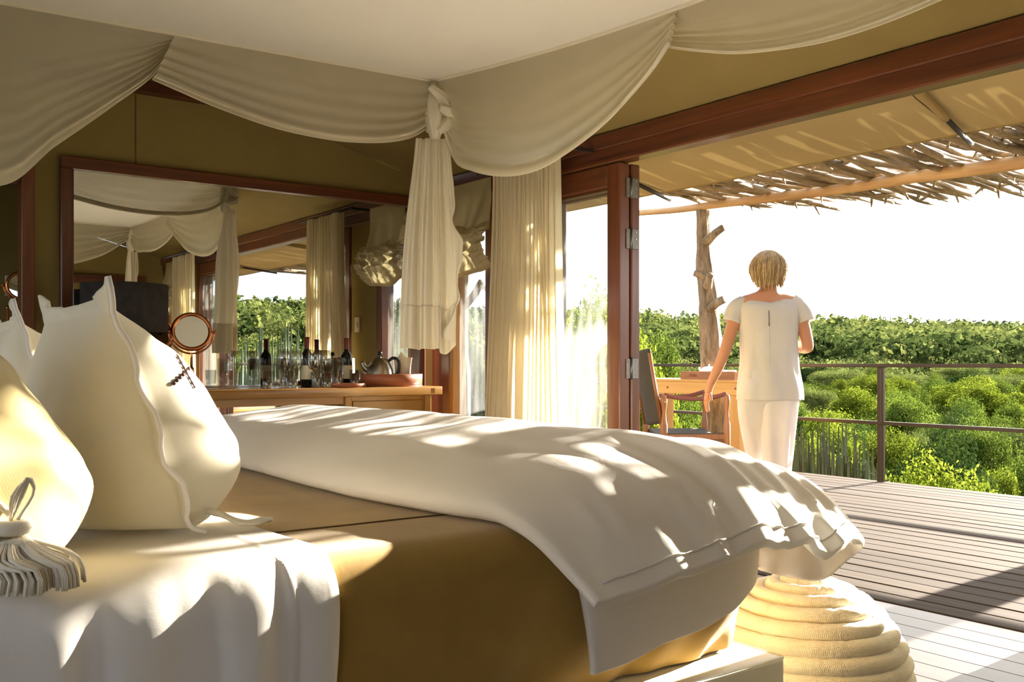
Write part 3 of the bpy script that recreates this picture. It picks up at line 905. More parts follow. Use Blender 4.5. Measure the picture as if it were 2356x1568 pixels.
SH = BZ + .012
def pose(mb, loc, lean, yaw=0.0, roll=0.0):
    R = Matrix.Rotation(yaw, 3, 'Z') @ Matrix.Rotation(lean, 3, 'X') @ Matrix.Rotation(roll, 3, 'Y')
    mb.v = [tuple(R @ Vector(p) + Vector(loc)) for p in mb.v]
    zf = SH + .003                       # its own weight flattens it where it rests on the sheet
    mb.v = [(x, y, z if z > zf + .03 else zf + .03 * math.exp((z - zf - .03) / .03)) for x, y, z in mb.v]
    return R
pm = pillow_mesh(.60, .535, .38, .6, seed=1.0, ears=.55)
pose(pm, (-2.18, .645, SH - .035), math.radians(19))
pt = thing('pillow', 'large ivory flanged pillow with dark bead stitching leaning on the sheet', 'pillow', (-2.2, .6, SH))
pil = obj('pillow_cover', pm, M['pillow'], pt)
def flange_cord(pts, mat, parent, r=.006, nm='piping'):
    obj(nm, MB().tube(pts, r, 8), mat, parent)
N1 = 65
rim_pts = [Vector(pm.v[64 * N1 + j]) for j in range(0, 65, 2)]
flange_cord([p + Vector((.004, 0, 0)) for p in rim_pts], M['linen'], pt, .0055)
# folded corner tab at the bottom
cb = rim_pts[0]
tabc = catmull([cb + Vector((-.07, .015, .03)), cb + Vector((-.015, .035, .028)), cb + Vector((.012, .07, .012)), cb + Vector((-.005, .115, .010)), cb + Vector((-.03, .15, .006))], 22)
rows = []
for k, p in enumerate(tabc):
    t = k / 21; wv = .024 * (.6 + .4 * sin(PI * t)) * (1 - .5 * sstep(.45, .55, t) * sstep(.7, .55, t))
    rows.append([tuple(p + Vector((lerp(-.5, 1, q / 6) * wv, -.004 * q / 6, .010 * sin(PI * q / 6) * (1 - .4 * t) + .003 * nz(t * 6, q * .7)))) for q in range(7)])
tab = obj('corner_tab', MB().grid(np.array(rows)), M['pillow'], pt)
md = tab.modifiers.new('t', 'SOLIDIFY'); md.thickness = .006
# beads: laid where the photo shows them on the pillow's own surface
bm = bmesh.new(); bm.from_mesh(pil.data); bm.transform(Matrix.Translation(wloc(pil)))
bvh = BVHTree.FromBMesh(bm); bm.free()
def on_pillow(px, py):
    h = bvh.ray_cast(Vector((0, 0, 1)), ray(px, py).normalized())
    return h[0], h[1]
prev = None
for k in range(6):
    px, py = lerp(396, 430, k / 5), lerp(882, 850, k / 5)
    h, nrm = on_pillow(px, py)
    if h is not None:
        obj('bead', MB().lathe([(.0005, -.0045), (.0035, -.0033), (.0050, 0), (.0035, .0033), (.0005, .0045)], 10, tuple(h + nrm * .004)), M['bead'], pt)
cord = []
for k in range(14):
    h, nrm = on_pillow(lerp(404, 446, k / 13), lerp(818, 893, k / 13))
    if h is not None: cord.append(h + nrm * .003)
if len(cord) > 3:
    obj('braid', MB().tube(cord, [.0018 + .0012 * (k % 2) for k in range(len(cord))], 7), M['bead'], pt)

pm2 = pillow_mesh(.56, .52, .32, .5, seed=4.2, ears=.7)
pose(pm2, (-2.87, .625, SH - .03), math.radians(19), math.radians(-3))
pt2 = thing('pillow', 'ivory flanged pillow standing behind the bead-stitched one', 'pillow', (-2.87, .6, SH))
obj('pillow_cover', pm2, M['pillow'], pt2)
rim2 = [Vector(pm2.v[64 * N1 + j]) for j in range(0, 65, 2)]
flange_cord([p + Vector((.004, 0, 0)) for p in rim2], M['linen'], pt2, .0055)

cm_ = pillow_mesh(.56, .53, .34, .7, flange=.0, seed=9.0, ears=.1, wr=1.4)
pose(cm_, (-1.85, .262, SH - .04), math.radians(17), math.radians(4))
ct = thing('cushion', 'pale gold velvet cushion with a cream rope tassel on its corner', 'cushion', (-1.8, .22, SH))
cus = obj('cushion_cover', cm_, M['cushion'], ct)
for k in range(3):
    row = [Vector(cm_.v[(14 + i) * N1 + 52 + 3 * k - int(abs(i - 18) * .12)]) + Vector((0, .003, 0)) for i in range(0, 40)]
    obj('top_stitch', MB().tube(row, .0011, 5), M['linen'], ct)
# tassel at the near bottom corner
tk = Vector((-1.60, .262, BZ + .125))
obj('tassel_knot', MB().torus(tk + Vector((0, 0, -.02)), .020, .012, 20, 8).torus(tk + Vector((0, 0, -.045)), .022, .010, 20, 8).tube([tk + Vector((-.03, -.05, .05)), tk + Vector((-.01, -.02, .02)), tk], .006, 8), M['rope'], ct)
st = MB()
for k in range(190):
    a = random.uniform(0, 2 * PI); rr = random.uniform(.1, 1) ** .7 * .068
    e = Vector((cos(a) * rr + .030, sin(a) * rr + .03, -.15 + random.uniform(-.0, .03)))
    e.z = max(e.z, SH + .006 - tk.z)
    st.tube(catmull([tk + Vector((cos(a) * .014, sin(a) * .014, -.035)), tk + Vector((cos(a) * (rr * .9 + .012), sin(a) * (rr * .9 + .012), -.06)), tk + Vector((e.x * .95, e.y * .95, -.075)), tk + e], 8), .0030, 5)
o = obj('tassel_threads', st, M['rope'], ct); o['kind'] = 'stuff'
lp = MB()
for k in range(5):
    a = random.uniform(-.6, .6)
    lp.tube(catmull([tk + Vector((0, 0, -.01)), tk + Vector((.02 + .01 * a, .015 * k / 4, .03)), tk + Vector((.03, .02, .055 + .01 * a)), tk + Vector((.012, .03, .03)), tk + Vector((0, .01, -.01))], 12), .0026, 5)
obj('tassel_loop', lp, M['rope'], ct)

# ---------------------------------------------------------------- coiled wool pouf
pc = Vector((-1.81, 2.47, 0))
pf = thing('wool_pouf', 'domed pouf of thick coiled cream wool rope by the bed foot', 'pouf', pc)
for k, (R, z) in enumerate(((.282, .028), (.290, .071), (.285, .114), (.271, .157), (.249, .199), (.219, .239), (.181, .273), (.137, .300), (.091, .318), (.045, .328))):
    sd = k * 3.1
    def mod(a, b, sd=sd):
        st_ = 1 - .10 * max(0, cos(a * 13 + sd)) ** 24
        return st_ * (1 + .07 * nz(cos(a) * 4 + sd, sin(a) * 4, b) + .04 * nz(cos(a) * 14, sin(a) * 14 + sd, b * 2))
    obj('wool_coil', MB().torus(pc + Vector((0, 0, z)), R, (.0265 if k < 9 else .03), 96, 12, None, mod), M['wool'], pf)

# ============================================================ CANOPY
CX0, CX1, CY0, CY1 = -4.30, -1.25, .05, 2.71
def fy(x): return CY1 + .12 * (x - CX0) / (CX1 - CX0)     # foot edge, a little askew
def canopy_z(x, y):
    u = (x - CX0) / (CX1 - CX0); v = min((y - CY0) / (CY1 - CY0), 1.0)
    ze = 2.43 + .06 * v * (1 - u)                      # far long edge rises a little to the foot
    sag = -.065 * sin(PI * min(max(u, 0), 1)) * v ** 2 - .05 * sin(PI * min(max(u, 0), 1)) * sin(PI * min(max(v, 0), 1))
    return ze + sag
cy = thing('bed_canopy', 'cream muslin canopy stretched over the bed with knotted swags', 'canopy', (-2.85, 1.4, 2.4))
rows = [[(x, y, canopy_z(x, y)) for y in np.linspace(CY0, fy(x), 60)] for x in np.linspace(CX0, CX1, 60)]
obj('canopy_ceiling', MB().grid(np.array(rows)), M['ceilcloth'], cy)
ed = [(CX0, y, canopy_z(CX0, y)) for y in np.linspace(CY0, CY1, 20)] + [(x, fy(x), canopy_z(x, fy(x))) for x in np.linspace(CX0, CX1, 20)][1:] + [(CX1, y, canopy_z(CX1, y)) for y in np.linspace(fy(CX1), CY0, 20)][1:]
obj('edge_band', MB().tube(ed, .012, 8), M['muslin'], cy)

def swag(top_a, top_b, hem, outw, nm='swag', n=90, m=44, bulge=.06, folds=5, amp=.012, seed=0.0, gather=1.1, over=0.0):
    """cloth hung between two points of the canopy edge; hem is the curve of its lower edge"""
    top_a, top_b = Vector(top_a), Vector(top_b)
    H = catmull(hem, n); outw = Vector(outw)
    rows = []
    for i in range(n):
        s = i / (n - 1); row = []
        base = top_a.lerp(top_b, s); base.z = canopy_z(base.x, base.y) - .004
        for j in range(m):
            q = j / (m - 1)
            p = base.lerp(H[i], q)
            endf = 1 - sin(PI * s) ** .5
            b = bulge * sin(PI * q * .9) * sin(PI * s) ** .7
            fl = amp * sin(2 * PI * folds * q ** 1.35 + seed + 2.0 * nz(s * 2, q * 2, seed)) * (q * (1 - .35 * sin(PI * s)) + gather * endf * .6) * (1 if q < .97 else .4)
            fl += .010 * nz(s * 5, q * 3, seed + 4) * q
            p += outw * (b + fl + over * (1 - q) * 0)
            p.z += .6 * fl * sin(PI * s)
            row.append(tuple(p))
        rows.append(row)
    rows = np.array(rows)
    o = obj(nm, MB().grid(rows), M['sheer'], cy)
    hb = rows[:, int(m * .90):, :].copy()
    off = np.array(tuple(outw)) * .004
    o2 = obj('hem', MB().grid(hb + off), M['muslin'], o)
    md = o2.modifiers.new('thickness', 'SOLIDIFY'); md.thickness = .004; md.offset = 0
    return rows
KN = Vector((-4.30, 2.71, 2.30))                      # far foot corner knot
hA = [(-4.26, 2.74, 2.27)] + [tuple(PY(px, py, 2.79)) for px, py in ((1040, 368), (1085, 393), (1160, 405), (1230, 390), (1300, 350), (1380, 290), (1450, 218), (1500, 160), (1540, 100))]
swag((CX0, CY1, 0), (-2.62, fy(-2.62), 0), hA, (0, 1, 0), bulge=.05, seed=.5)
hB = [tuple(PY(px, py, 2.85)) for px, py in ((1405, 62), (1450, 85), (1520, 106), (1600, 117), (1700, 121), (1850, 102), (2000, 60), (2150, 0))] + [(-1.36, 2.85, 2.16), (-1.25, 2.84, 2.28)]
swag((-2.98, fy(-2.98), 0), (CX1, fy(CX1), 0), hB, (0, 1, 0), bulge=.07, seed=2.0)
hC = [tuple(PX(px, py, -4.33)) for px, py in ((352, 183), (420, 212), (500, 245), (620, 288), (700, 308), (780, 322), (850, 327), (905, 325), (950, 315), (985, 295))]
swag((CX0, 1.36, 0), (CX0, CY1, 0), hC, (-1, 0, 0), bulge=.05, seed=3.3)
hD = [(-4.36, -.02, 2.30), (-4.38, .10, 2.05), (-4.38, .35, 1.80)] + [tuple(PX(px, py, -4.38)) for px, py in ((0, 425), (130, 332), (260, 242), (345, 180), (395, 118), (418, 90))]
swag((CX0, CY0, 0), (CX0, 1.42, 0), hD, (-1, 0, 0), bulge=.06, seed=5.1, folds=8)
# near side swags (over the viewer's side of the bed, also seen in the mirror)
swag((CX1, fy(CX1), 0), (CX1, 1.38, 0), [(CX1, 2.84, 2.30), (CX1 + .03, 2.5, 2.08), (CX1 + .04, 2.05, 1.98), (CX1 + .03, 1.6, 2.12), (CX1, 1.36, 2.40)], (1, 0, 0), seed=6.2, n=60)
swag((CX1, 1.42, 0), (CX1, CY0, 0), [(CX1, 1.42, 2.40), (CX1 + .03, 1.1, 2.10), (CX1 + .04, .7, 1.98), (CX1 + .03, .3, 2.10), (CX1, .02, 2.30)], (1, 0, 0), seed=7.7, n=60)

def knot(c, nm='knot'):
    m = MB()
    def wrap(pts, r0, sd):
        P = catmull([c + Vector(p) for p in pts], 26)
        m.tube(P, [r0 * (.40 + .62 * sin(PI * k / 25)) for k in range(26)], 30, mod=lambda i, a: 1 + .10 * sin(6 * a + i * .10 + sd) + .06 * sin(11 * a - i * .12 + sd) + .12 * nz(i * .12, cos(a), sin(a) + sd))
    wrap([(-.07, -.02, .10), (-.05, .05, .05), (.0, .07, .0), (.05, .05, -.04), (.05, 0, -.09)], .038, 0)
    wrap([(.04, -.05, .14), (.05, .03, .08), (.02, .07, .02), (-.04, .06, -.03), (-.06, -.01, -.06)], .040, 2)
    wrap([(-.06, .03, -.02), (0, .085, .01), (.06, .06, .02), (.08, -.01, .03)], .036, 4)
    wrap([(0, 0, .18), (-.01, .02, .10), (0, .01, 0), (.01, .0, -.12)], .055, 5)
    obj(nm, m, M['muslin'], cy)
def tail(c, zb, w_top, w_bot, seed, dirx, nm='tail'):
    """pleated end of cloth hanging from a knot; dirx = horizontal direction of its width"""
    n, m = 120, 80
    dx = Vector(dirx).normalized(); dy = Vector((-dx.y, dx.x, 0))
    rows = []
    for j in range(m):
        t = j / (m - 1)
        row = []
        spread = lerp(w_top, w_bot, sstep(-.1, .75, t) ** .8)
        for i in range(n):
            s = -1 + 2 * i / (n - 1)
            pl = .5 + .5 * sstep(0, .5, t)
            x = s * spread + .012 * sin(s * 9 + seed) * t
            y = (.030 * sin(s * 11 + seed + 1.2 * nz(s * 2, t * 1.5, seed)) + .020 * sin(s * 23 + 2 * seed + t)) * pl * (1 - .35 * t) - .05 * s * s * t + .02 * nz(s * 2, t * 4, seed)
            # torn looking wavy free edge on one side
            fe = sstep(.72, 1, s)
            x += fe * (.030 * nz(t * 4.5, seed) + .026 * nz(t * 11, seed + 3) + .010 * sin(t * 23 + seed)) * sstep(.1, .4, t) - .07 * fe * sstep(.72, 1.0, t)
            zend = zb + .018 * nz(s * 3, seed) + .05 * sstep(.55, 1, s) - .02 * sstep(.0, .4, s) * (1 - sstep(.5, .7, s)) 
            z = lerp(c.z - .05, zend, t)
            row.append(tuple(Vector((c.x, c.y, z)) + dx * x + dy * y))
        rows.append(row)
    rows = np.array(rows)
    o = obj(nm, MB().grid(rows), M['muslin'], cy)
    hb = rows[int(m * .79):, :, :]
    o2 = obj('tail_band', MB().grid(hb + np.array(tuple(dy)) * -.003), M['muslin'], o)
    j0 = int(m * .79)
    obj('tail_seam', MB().tube([rows[j0][k] + np.array(tuple(dy)) * -.004 for k in range(0, n, 2)], .0025, 5), M['muslin'], o)
    return rows
knot(KN)
tail(Vector((-4.36, 2.74, 2.25)), 1.075, .085, .155, 1.0, (.6, .8, 0))
KN2 = Vector((CX1 + .03, 2.85, 2.28))
knot(KN2)
tail(Vector((CX1 + .04, 2.87, 2.22)), 1.25, .06, .095, 3.0, (.6, .8, 0))

# ============================================================ CURTAIN, BLIND
cr = thing('curtain', 'long cream pleated curtain hanging between the window and glazed door', 'curtain', (-4.53, 3.45, 0))
n, m = 260, 60
rows = []
for j in range(m):
    t = j / (m - 1); z = lerp(2.19, .025, t); row = []
    x0 = lerp(-4.80, -4.93, sstep(0, 1, t)); x1 = lerp(-4.20, -4.14, t)
    for i in range(n):
        s = i / (n - 1)
        ph = s * 15 * 2 * PI + 1.8 * sin(s * 9) + .5 * nz(s * 6, t * .8)
        amp = (.030 + .012 * sin(s * 17)) * (1 - .25 * t)
        row.append((lerp(x0, x1, s) + .010 * sin(2 * ph), 3.475 + amp * sin(ph) + .012 * nz(s * 8, t * 2.0, 2), z))
    rows.append(row)
obj('curtain_cloth', MB().grid(np.array(rows)), M['curtain'], cr)
obj('curtain_rod', MB().tube([(-5.0, 3.475, 2.20), (-4.05, 3.475, 2.20)], .011, 10), M['darkpole'], cr)
for x in (-4.97, -4.08):
    obj('rod_bracket', MB().span((x - .012, 3.475, 2.19), (x + .012, YF - .02, 2.21)), M['darkpole'], cr, smooth=False)

bd = thing('window_blind', 'gathered khaki silk balloon blind pulled up over the dusty window', 'blind', (-5.29, 3.6, 1.62))
n, m = 90, 40
rows = []
for j in range(m):
    t = j / (m - 1); row = []
    for i in range(n):
        s = i / (n - 1)
        x = lerp(-5.57, -5.03, s) + .03 * sstep(.5, 1, t) * (s - .5)
        y = 3.605 - .05 * sstep(.3, 1, t) - .022 * sin(s * 2 * PI * 1.5 + .6) * sstep(.1, .9, t) - .012 * sin(s * 21 + 3 * t) * t
        z = lerp(2.20, 1.86, t) - .04 * sin(PI * s) * t
        row.append((x, y, z))
    rows.append(row)
obj('blind_cloth', MB().grid(np.array(rows)), M['blind'], bd)
n, m = 150, 110
rows = []
def ridge(x, y, z): return 1 - 2.2 * abs(nz(x, y, z))
for j in range(m):
    t = j / (m - 1); row = []
    for i in range(n):
        s = i / (n - 1)
        tt = t * 1.12
        lob = sin(PI * min(1, t * 1.02)) ** .6
        billow = .055 * lob * (.75 + .35 * abs(sin(PI * (t * 2.2 + .1))))
        x = lerp(-5.62, -4.99, s) + .018 * nz(t * 6, 3.3) * (1 if s < .5 else -1) + .03 * (s - .5) * lob
        cr_ = .020 * ridge(s * 3.2 + 1.5 * nz(s * 2, t * 2), t * 5.5, 1) + .012 * ridge(s * 7, t * 9 + 2 * s, 4) + .010 * nz(s * 12, t * 12, 7)
        y = 3.585 - billow - cr_ * lob * 1.15 - .012
        z = lerp(1.905, 1.635, t) - .05 * sin(PI * s) * t ** .7 + .022 * nz(s * 4, t * 3, 9) + .012 * ridge(s * 5, t * 7, 2) * lob
        row.append((x, min(y, 3.60), z))
    rows.append(row)
for j in range(14):                                    # turned back under
    t = j / 13
    rows.append([(p[0], lerp(p[1], 3.602, t), p[2] + .03 * t - .02 * sin(PI * t)) for p in rows[m - 1]])
obj('gathered_fold', MB().grid(np.array(rows)), M['blind'], bd)


# the same window, panel, doors, curtain and blind on the other side of the opening (seen in the mirror)
def mirrored(o, label):
    r = copy_tree(o); r.location.x = -5.5 - o.location.x; r.scale.x = -1; r['label'] = label
    return r
r = mirrored(w1, 'tall dusty window on the far side of the door opening'); r.name = 'window_2'
r = mirrored(wf, 'narrow khaki canvas panel behind the second curtain'); r.name = 'wall_front_end'
r = mirrored(d1, 'glazed folding door leaf on the far side of the door opening'); r.name = 'door_3'
r = mirrored(d2, 'outer glazed folding door leaf on the far side of the door opening'); r.name = 'door_4'
for h in hinges: mirrored(h, h['label'].replace('the two folded door leaves beside the curtain', 'the folded leaves across the door opening'))
mirrored(cr, 'cream pleated curtain on the far side of the door opening')
mirrored(bd, 'gathered khaki silk blind on the far side of the door opening')

# ============================================================ DRINKS TABLE AND WHAT STANDS ON IT
TZ = 0.85
TX0, TX1, TY0, TY1 = XW + .075, -5.28, 1.14, 3.395
tb = thing('drinks_table', 'long honey-coloured wooden side table below the big mirror', 'table', (-5.55, 2.3, 0))
obj('table_top', MB().span((TX0, TY0, TZ - .055), (TX1, TY1, TZ), .006, 2), M['tablewood'], tb, auto=40)
for yy in (1.22, 2.73, 3.30):
    for xx in (TX1 - .045, TX0 + .045):
        obj('leg', MB().span((xx - .022, yy - .022, 0), (xx + .022, yy + .022, TZ - .055), .003), M['tablewood_z'], tb, smooth=False)
obj('apron', MB().span((TX1 - .06, 1.245, TZ - .10), (TX1 - .04, 2.705, TZ - .055)), M['tablewood'], tb, smooth=False)
obj('drawer_case', MB().span((TX0 + .03, 2.76, TZ - .40), (TX1 - .06, 3.275, TZ - .056)), M['tablewood'], tb, smooth=False)
for k in range(2):
    z1 = TZ - .085 - k * .16
    dr = obj('drawer', MB().span((TX1 - .06, 2.765, z1 - .145), (TX1 - .038, 3.27, z1), .004), M['tablewood'], tb, smooth=False)
    obj('drawer_knob', MB().tube([(TX1 - .040, 3.02, z1 - .07), (TX1 - .026, 3.02, z1 - .07), (TX1 - .024, 3.02, z1 - .07), (TX1 - .016, 3.02, z1 - .07)], [.004, .004, .010, .008], 14), M['brass'], dr)
obj('end_plug', MB().span((TX1 - .002, 3.305, TZ - .045), (TX1 + .0012, 3.335, TZ - .012)), M['tablewood_z'], tb, smooth=False)

def yat(px, x): return PX(px, 835, x).y
def lathe_part(nm, prof, mat, parent, p, n=28):
    return obj(nm, MB().lathe(prof, n, tuple(p)), mat, parent)

# charcoal drum lamp
lx, ly = -5.50, 1.466
lp_ = thing('table_lamp', 'table lamp with wide charcoal drum shade before the mirror', 'lamp', (lx, ly, TZ))
o = lathe_part('lamp_shade', [(.222, .318), (.226, .32), (.226, .580), (.222, .582), (.219, .580), (.219, .320), (.222, .318)], M['shade'], lp_, (lx, ly, TZ), 56)
lathe_part('lamp_base', [(.001, 0), (.085, 0), (.085, .015), (.03, .03), (.035, .10), (.055, .17), (.03, .24), (.012, .27), (.012, .45), (.001, .45)], M['copper'], lp_, (lx, ly, TZ))
ring = MB()
for a in (0, PI / 3 * 2, PI / 3 * 4): ring.tube([(lx, ly, TZ + .44), (lx + .22 * cos(a), ly + .22 * sin(a), TZ + .56)], .003, 6)
obj('shade_carrier', ring, M['copper'], lp_)

# copper shaving mirrors
def vanity_mirror(c, base_z, R, label, facing):
    c = Vector(c)
    t = thing('vanity_mirror', label, 'mirror', (c.x, c.y, base_z))
    f = Vector(facing).normalized()
    q = f.to_track_quat('Z', 'Y').to_matrix()
    obj('mirror_rim', MB().torus(c, R - .010, .0125, 56, 12, q), M['copper'], t)
    disc = MB(); pts = [(0, 0, .004)] + [((R - .016) * cos(2 * PI * k / 48), (R - .016) * sin(2 * PI * k / 48), .004) for k in range(48)]
    back = [((R - .016) * cos(2 * PI * k / 48), (R - .016) * sin(2 * PI * k / 48), -.004) for k in range(48)]
    disc.add([q @ Vector(p) + c for p in pts + back], [(0, 1 + k, 1 + (k + 1) % 48) for k in range(48)] + [(1 + k, 49 + k, 49 + (k + 1) % 48, 1 + (k + 1) % 48) for k in range(48)] + [tuple(range(49, 97))])
    obj('mirror_disc', disc, M['mirror'], t, smooth=False)
    side = Vector((0, 0, 1)).cross(f).normalized()
    yk = [c + side * (R + .012) * cos(a) + Vector((0, 0, (R + .012) * sin(a))) - f * .004 for a in np.linspace(PI, 2 * PI, 28)]
    obj('yoke', MB().tube(yk, .0055, 8), M['copper'], t)
    for sg in (-1, 1):
        k = c + side * sg * (R + .012)
        obj('pivot_knob', MB().tube([k - side * sg * .012, k + side * sg * .012], [.006, .009], 10), M['copper'], t)
    zb = c.z - R - .012
    h = zb - base_z
    lathe_part('stem', [(.0075, h), (.0075, h * .62), (.013, h * .60), (.015, h * .50), (.013, h * .40), (.0075, h * .37), (.0075, .03), (.03, .02), (.062, .010), (.066, 0), (.001, 0)], M['copper'], t, (c.x, c.y, base_z), 20)
    return t
vanity_mirror((-5.50, 1.833, 1.18), TZ, .112, 'round copper shaving mirror on a stem on the drinks table', (.946, -.241, .215))

# dressing alcove beyond the opening
sh2 = thing('vanity_shelf', 'dark wooden vanity shelf in the dressing alcove', 'shelf', (-7.6, .55, .0))
obj('shelf_top', MB().span((-7.94, -.6, .86), (-7.30, 1.72, .90), .004), M['redwood_y'], sh2, smooth=False)
for yy in (-.5, 1.6):
    obj('shelf_leg', MB().span((-7.92, yy - .03, 0), (-7.4, yy + .03, .86)), M['redwood'], sh2, smooth=False)
a = PX(50, 657, -7.70)
vanity_mirror(a, .90, .105, 'round copper shaving mirror on the shelf in the dressing alcove', (.95, -.2, 0))
o = obj('wall_plate', MB().span((-7.95, PX(12, 650, -7.94).y, PX(12, 680, -7.94).z), (-7.935, PX(31, 650, -7.94).y, PX(12, 633, -7.94).z), .003), M['switch'], smooth=False)
tag(o, 'white plate on the khaki wall of the dressing alcove', 'wall plate')
b0 = PX(18, 780, -7.42)
lt = thing('amber_lantern', 'copper lantern with upright amber glass rods in the dressing alcove', 'lantern', (b0.x, b0.y + .06, .90))
zt = PX(18, 702, -7.42).z
obj('lantern_post', MB().lathe([(.012, 0), (.016, .004), (.010, .02), (.010, zt - .90 - .03), (.016, zt - .90 - .02), (.016, zt - .91), (.001, zt - .90)], 14, (b0.x, b0.y, .90)), M['copper'], lt)
for k in range(9):
    yy = b0.y + .03 + k * .014
    obj('glass_rod', MB().tube([(b0.x, yy, .91), (b0.x, yy + .002, zt - .015)], .006, 8), M['amber'], lt)
obj('lantern_rail', MB().tube([(b0.x, b0.y, .915), (b0.x, b0.y + .16, .915)], .008, 8).tube([(b0.x, b0.y, zt - .02), (b0.x, b0.y + .16, zt - .02)], .005, 8), M['copper'], lt)

# glasses ------------------------------------------------------------------
def wine_prof(h, r):
    o = [(.001, 0), (.036, 0), (.036, .002), (.010, .006), (.004, .014), (.0036, h * .40), (.008, h * .43), (r * .72, h * .50), (r, h * .64), (r * .95, h * .80), (r * .82, h)]
    i = [(r * .82 - .0012, h), (r * .95 - .0013, h * .80), (r - .0014, h * .64), (r * .72 - .0014, h * .505), (.006, h * .445), (.0005, h * .44)]
    return o + i
def tumbler_prof(h, r):
    return [(.001, 0), (r * .86, 0), (r * .88, .003), (r, h), (r - .0022, h), (r * .86 - .002, .014), (.0005, .012)]
TRAY = Vector((-5.40, yat(799, -5.40), TZ))
def glass(kind, px, x, label, h, r, grp, at=None):
    p = tuple(at) if at is not None else (x, yat(px, x), TZ)
    prof = wine_prof(h, r) if kind == 'wine_glass' else tumbler_prof(h, r)
    o = obj(kind, MB().lathe(prof, 30, p), M['glass'], None, p)
    tag(o, label, 'glass', grp)
G1, G2, G3 = 'wine glasses on the drinks table', 'tumblers on the drinks table', 'tall glasses on the drinks table'
for px, x in ((652, -5.45), (683, -5.47), (723, -5.36), (748, -5.54), (746, -5.625)):
    glass('wine_glass', px, x, 'clear stemmed wine glass among the glasses on the drinks table', .232, .040, G1)
for sp_ in ((644, -5.37), (664, -5.56), (728, -5.45), 'tray'):
    px, x, at_ = (0, 0, TRAY + Vector((-.035, -.045, .0045))) if sp_ == 'tray' else (*sp_, None)
    glass('tall_glass', px, x, 'clear straight tall glass among the glasses on the drinks table', .180, .036, G3, at_)
for sp_ in ((617, -5.36), (673, -5.36), (752, -5.36), (776, -5.60), 'tray'):
    px, x, at_ = (0, 0, TRAY + Vector((.0, .055, .0045))) if sp_ == 'tray' else (*sp_, None)
    glass('tumbler', px, x, 'low clear glass tumbler among the glasses on the drinks table', .105, .036, G2, at_)

def bottle(px, x, label, foil):
    p = Vector((x, yat(px, x), TZ))
    t = thing('wine_bottle', label, 'bottle', p, 'wine bottles on the drinks table')
    lathe_part('bottle_glass', [(.001, .004), (.034, 0), (.038, .004), (.038, .185), (.034, .205), (.018, .228), (.0145, .245), (.0145, .300), (.001, .300)], M['bottle'], t, p)
    lathe_part('capsule', [(.0155, .240), (.0155, .296), (.0168, .298), (.0168, .312), (.001, .313)], foil, t, p, 20)
    lathe_part('label', [(.0386, .050), (.0388, .051), (.0388, .135), (.0386, .136)], M['label'], t, p)
bottle(706, -5.52, 'dark wine bottle with cream label standing between the stemmed glasses', M['foil'])
bottle(797, -5.62, 'dark wine bottle with red capsule nearest the kettle tray', M['foil'])

st_ = thing('leather_coaster_tray', 'small flat tan leather tray under a tumbler and a tall glass', 'tray', TRAY)
lathe_part('tray_base', [(.001, .0), (.115, 0), (.115, .004), (.001, .004)], M['trayleather'], st_, TRAY, 40)
lathe_part('tray_rim', [(.112, .003), (.116, .003), (.117, .024), (.113, .026), (.111, .024), (.111, .004)], M['trayleather'], st_, TRAY, 40)

tc = Vector((-5.52, yat(893, -5.52), TZ))
tr = thing('round_leather_tray', 'big round tan leather tray holding the kettle', 'tray', tc)
lathe_part('tray_base', [(.001, 0), (.222, 0), (.222, .008), (.001, .008)], M['trayleather'], tr, tc, 56)
lathe_part('tray_wall', [(.216, .006), (.222, .006), (.224, .078), (.220, .081), (.216, .078)], M['trayleather'], tr, tc, 56)
hpt = tc + Vector((.0, -.225, .07))
obj('tray_handle', MB().torus(hpt, .030, .005, 24, 8, Matrix.Rotation(PI / 2, 3, 'X')), M['darkpole'], tr)

kp = Vector((-5.50, yat(874, -5.50), TZ + .0085))
kt = thing('kettle', 'brushed steel kettle with black handle inside the leather tray', 'kettle', kp)
lathe_part('kettle_body', [(.001, 0), (.082, 0), (.090, .010), (.091, .05), (.084, .10), (.066, .145), (.045, .170), (.020, .180), (.001, .182)], M['steel'], kt, kp, 40)
lathe_part('lid_knob', [(.006, .178), (.006, .192), (.013, .198), (.015, .208), (.010, .218), (.001, .221)], M['black'], kt, kp, 18)
hd_ = Vector((.55, .83, 0)).normalized()
obj('kettle_handle', MB().tube(catmull([kp + hd_ * .055 + Vector((0, 0, .155)), kp + hd_ * .085 + Vector((0, 0, .175)), kp + hd_ * .118 + Vector((0, 0, .160)), kp + hd_ * .122 + Vector((0, 0, .10)), kp + hd_ * .092 + Vector((0, 0, .040))], 20), .010, 10), M['black'], kt)
obj('spout', MB().tube(catmull([kp - hd_ * .07 + Vector((0, 0, .09)), kp - hd_ * .10 + Vector((0, 0, .115)), kp - hd_ * .118 + Vector((0, 0, .15))], 8), [.022, .020, .018, .016, .014, .012, .011, .010], 12), M['steel'], kt)
gp = Vector((-5.65, yat(851, -5.65), TZ + .0085))
o = obj('glass_jug', MB().lathe([(.001, 0), (.040, 0), (.044, .02), (.040, .08), (.030, .12), (.034, .15), (.031, .15), (.027, .12), (.036, .08), (.040, .02), (.036, .006), (.0005, .005)], 28, tuple(gp)), M['glass'], None, tuple(gp))
tag(o, 'small clear glass jug tucked behind the kettle', 'jug')
bp = Vector((-5.46, yat(927, -5.46), TZ + .0085))
bg = thing('paper_bag', 'upright ivory paper bag with folded card beside the kettle', 'bag', bp)
bgm = MB(); rows = []
vd = Vector((.6, .8, 0)); dd = Vector((-.8, .6, 0))
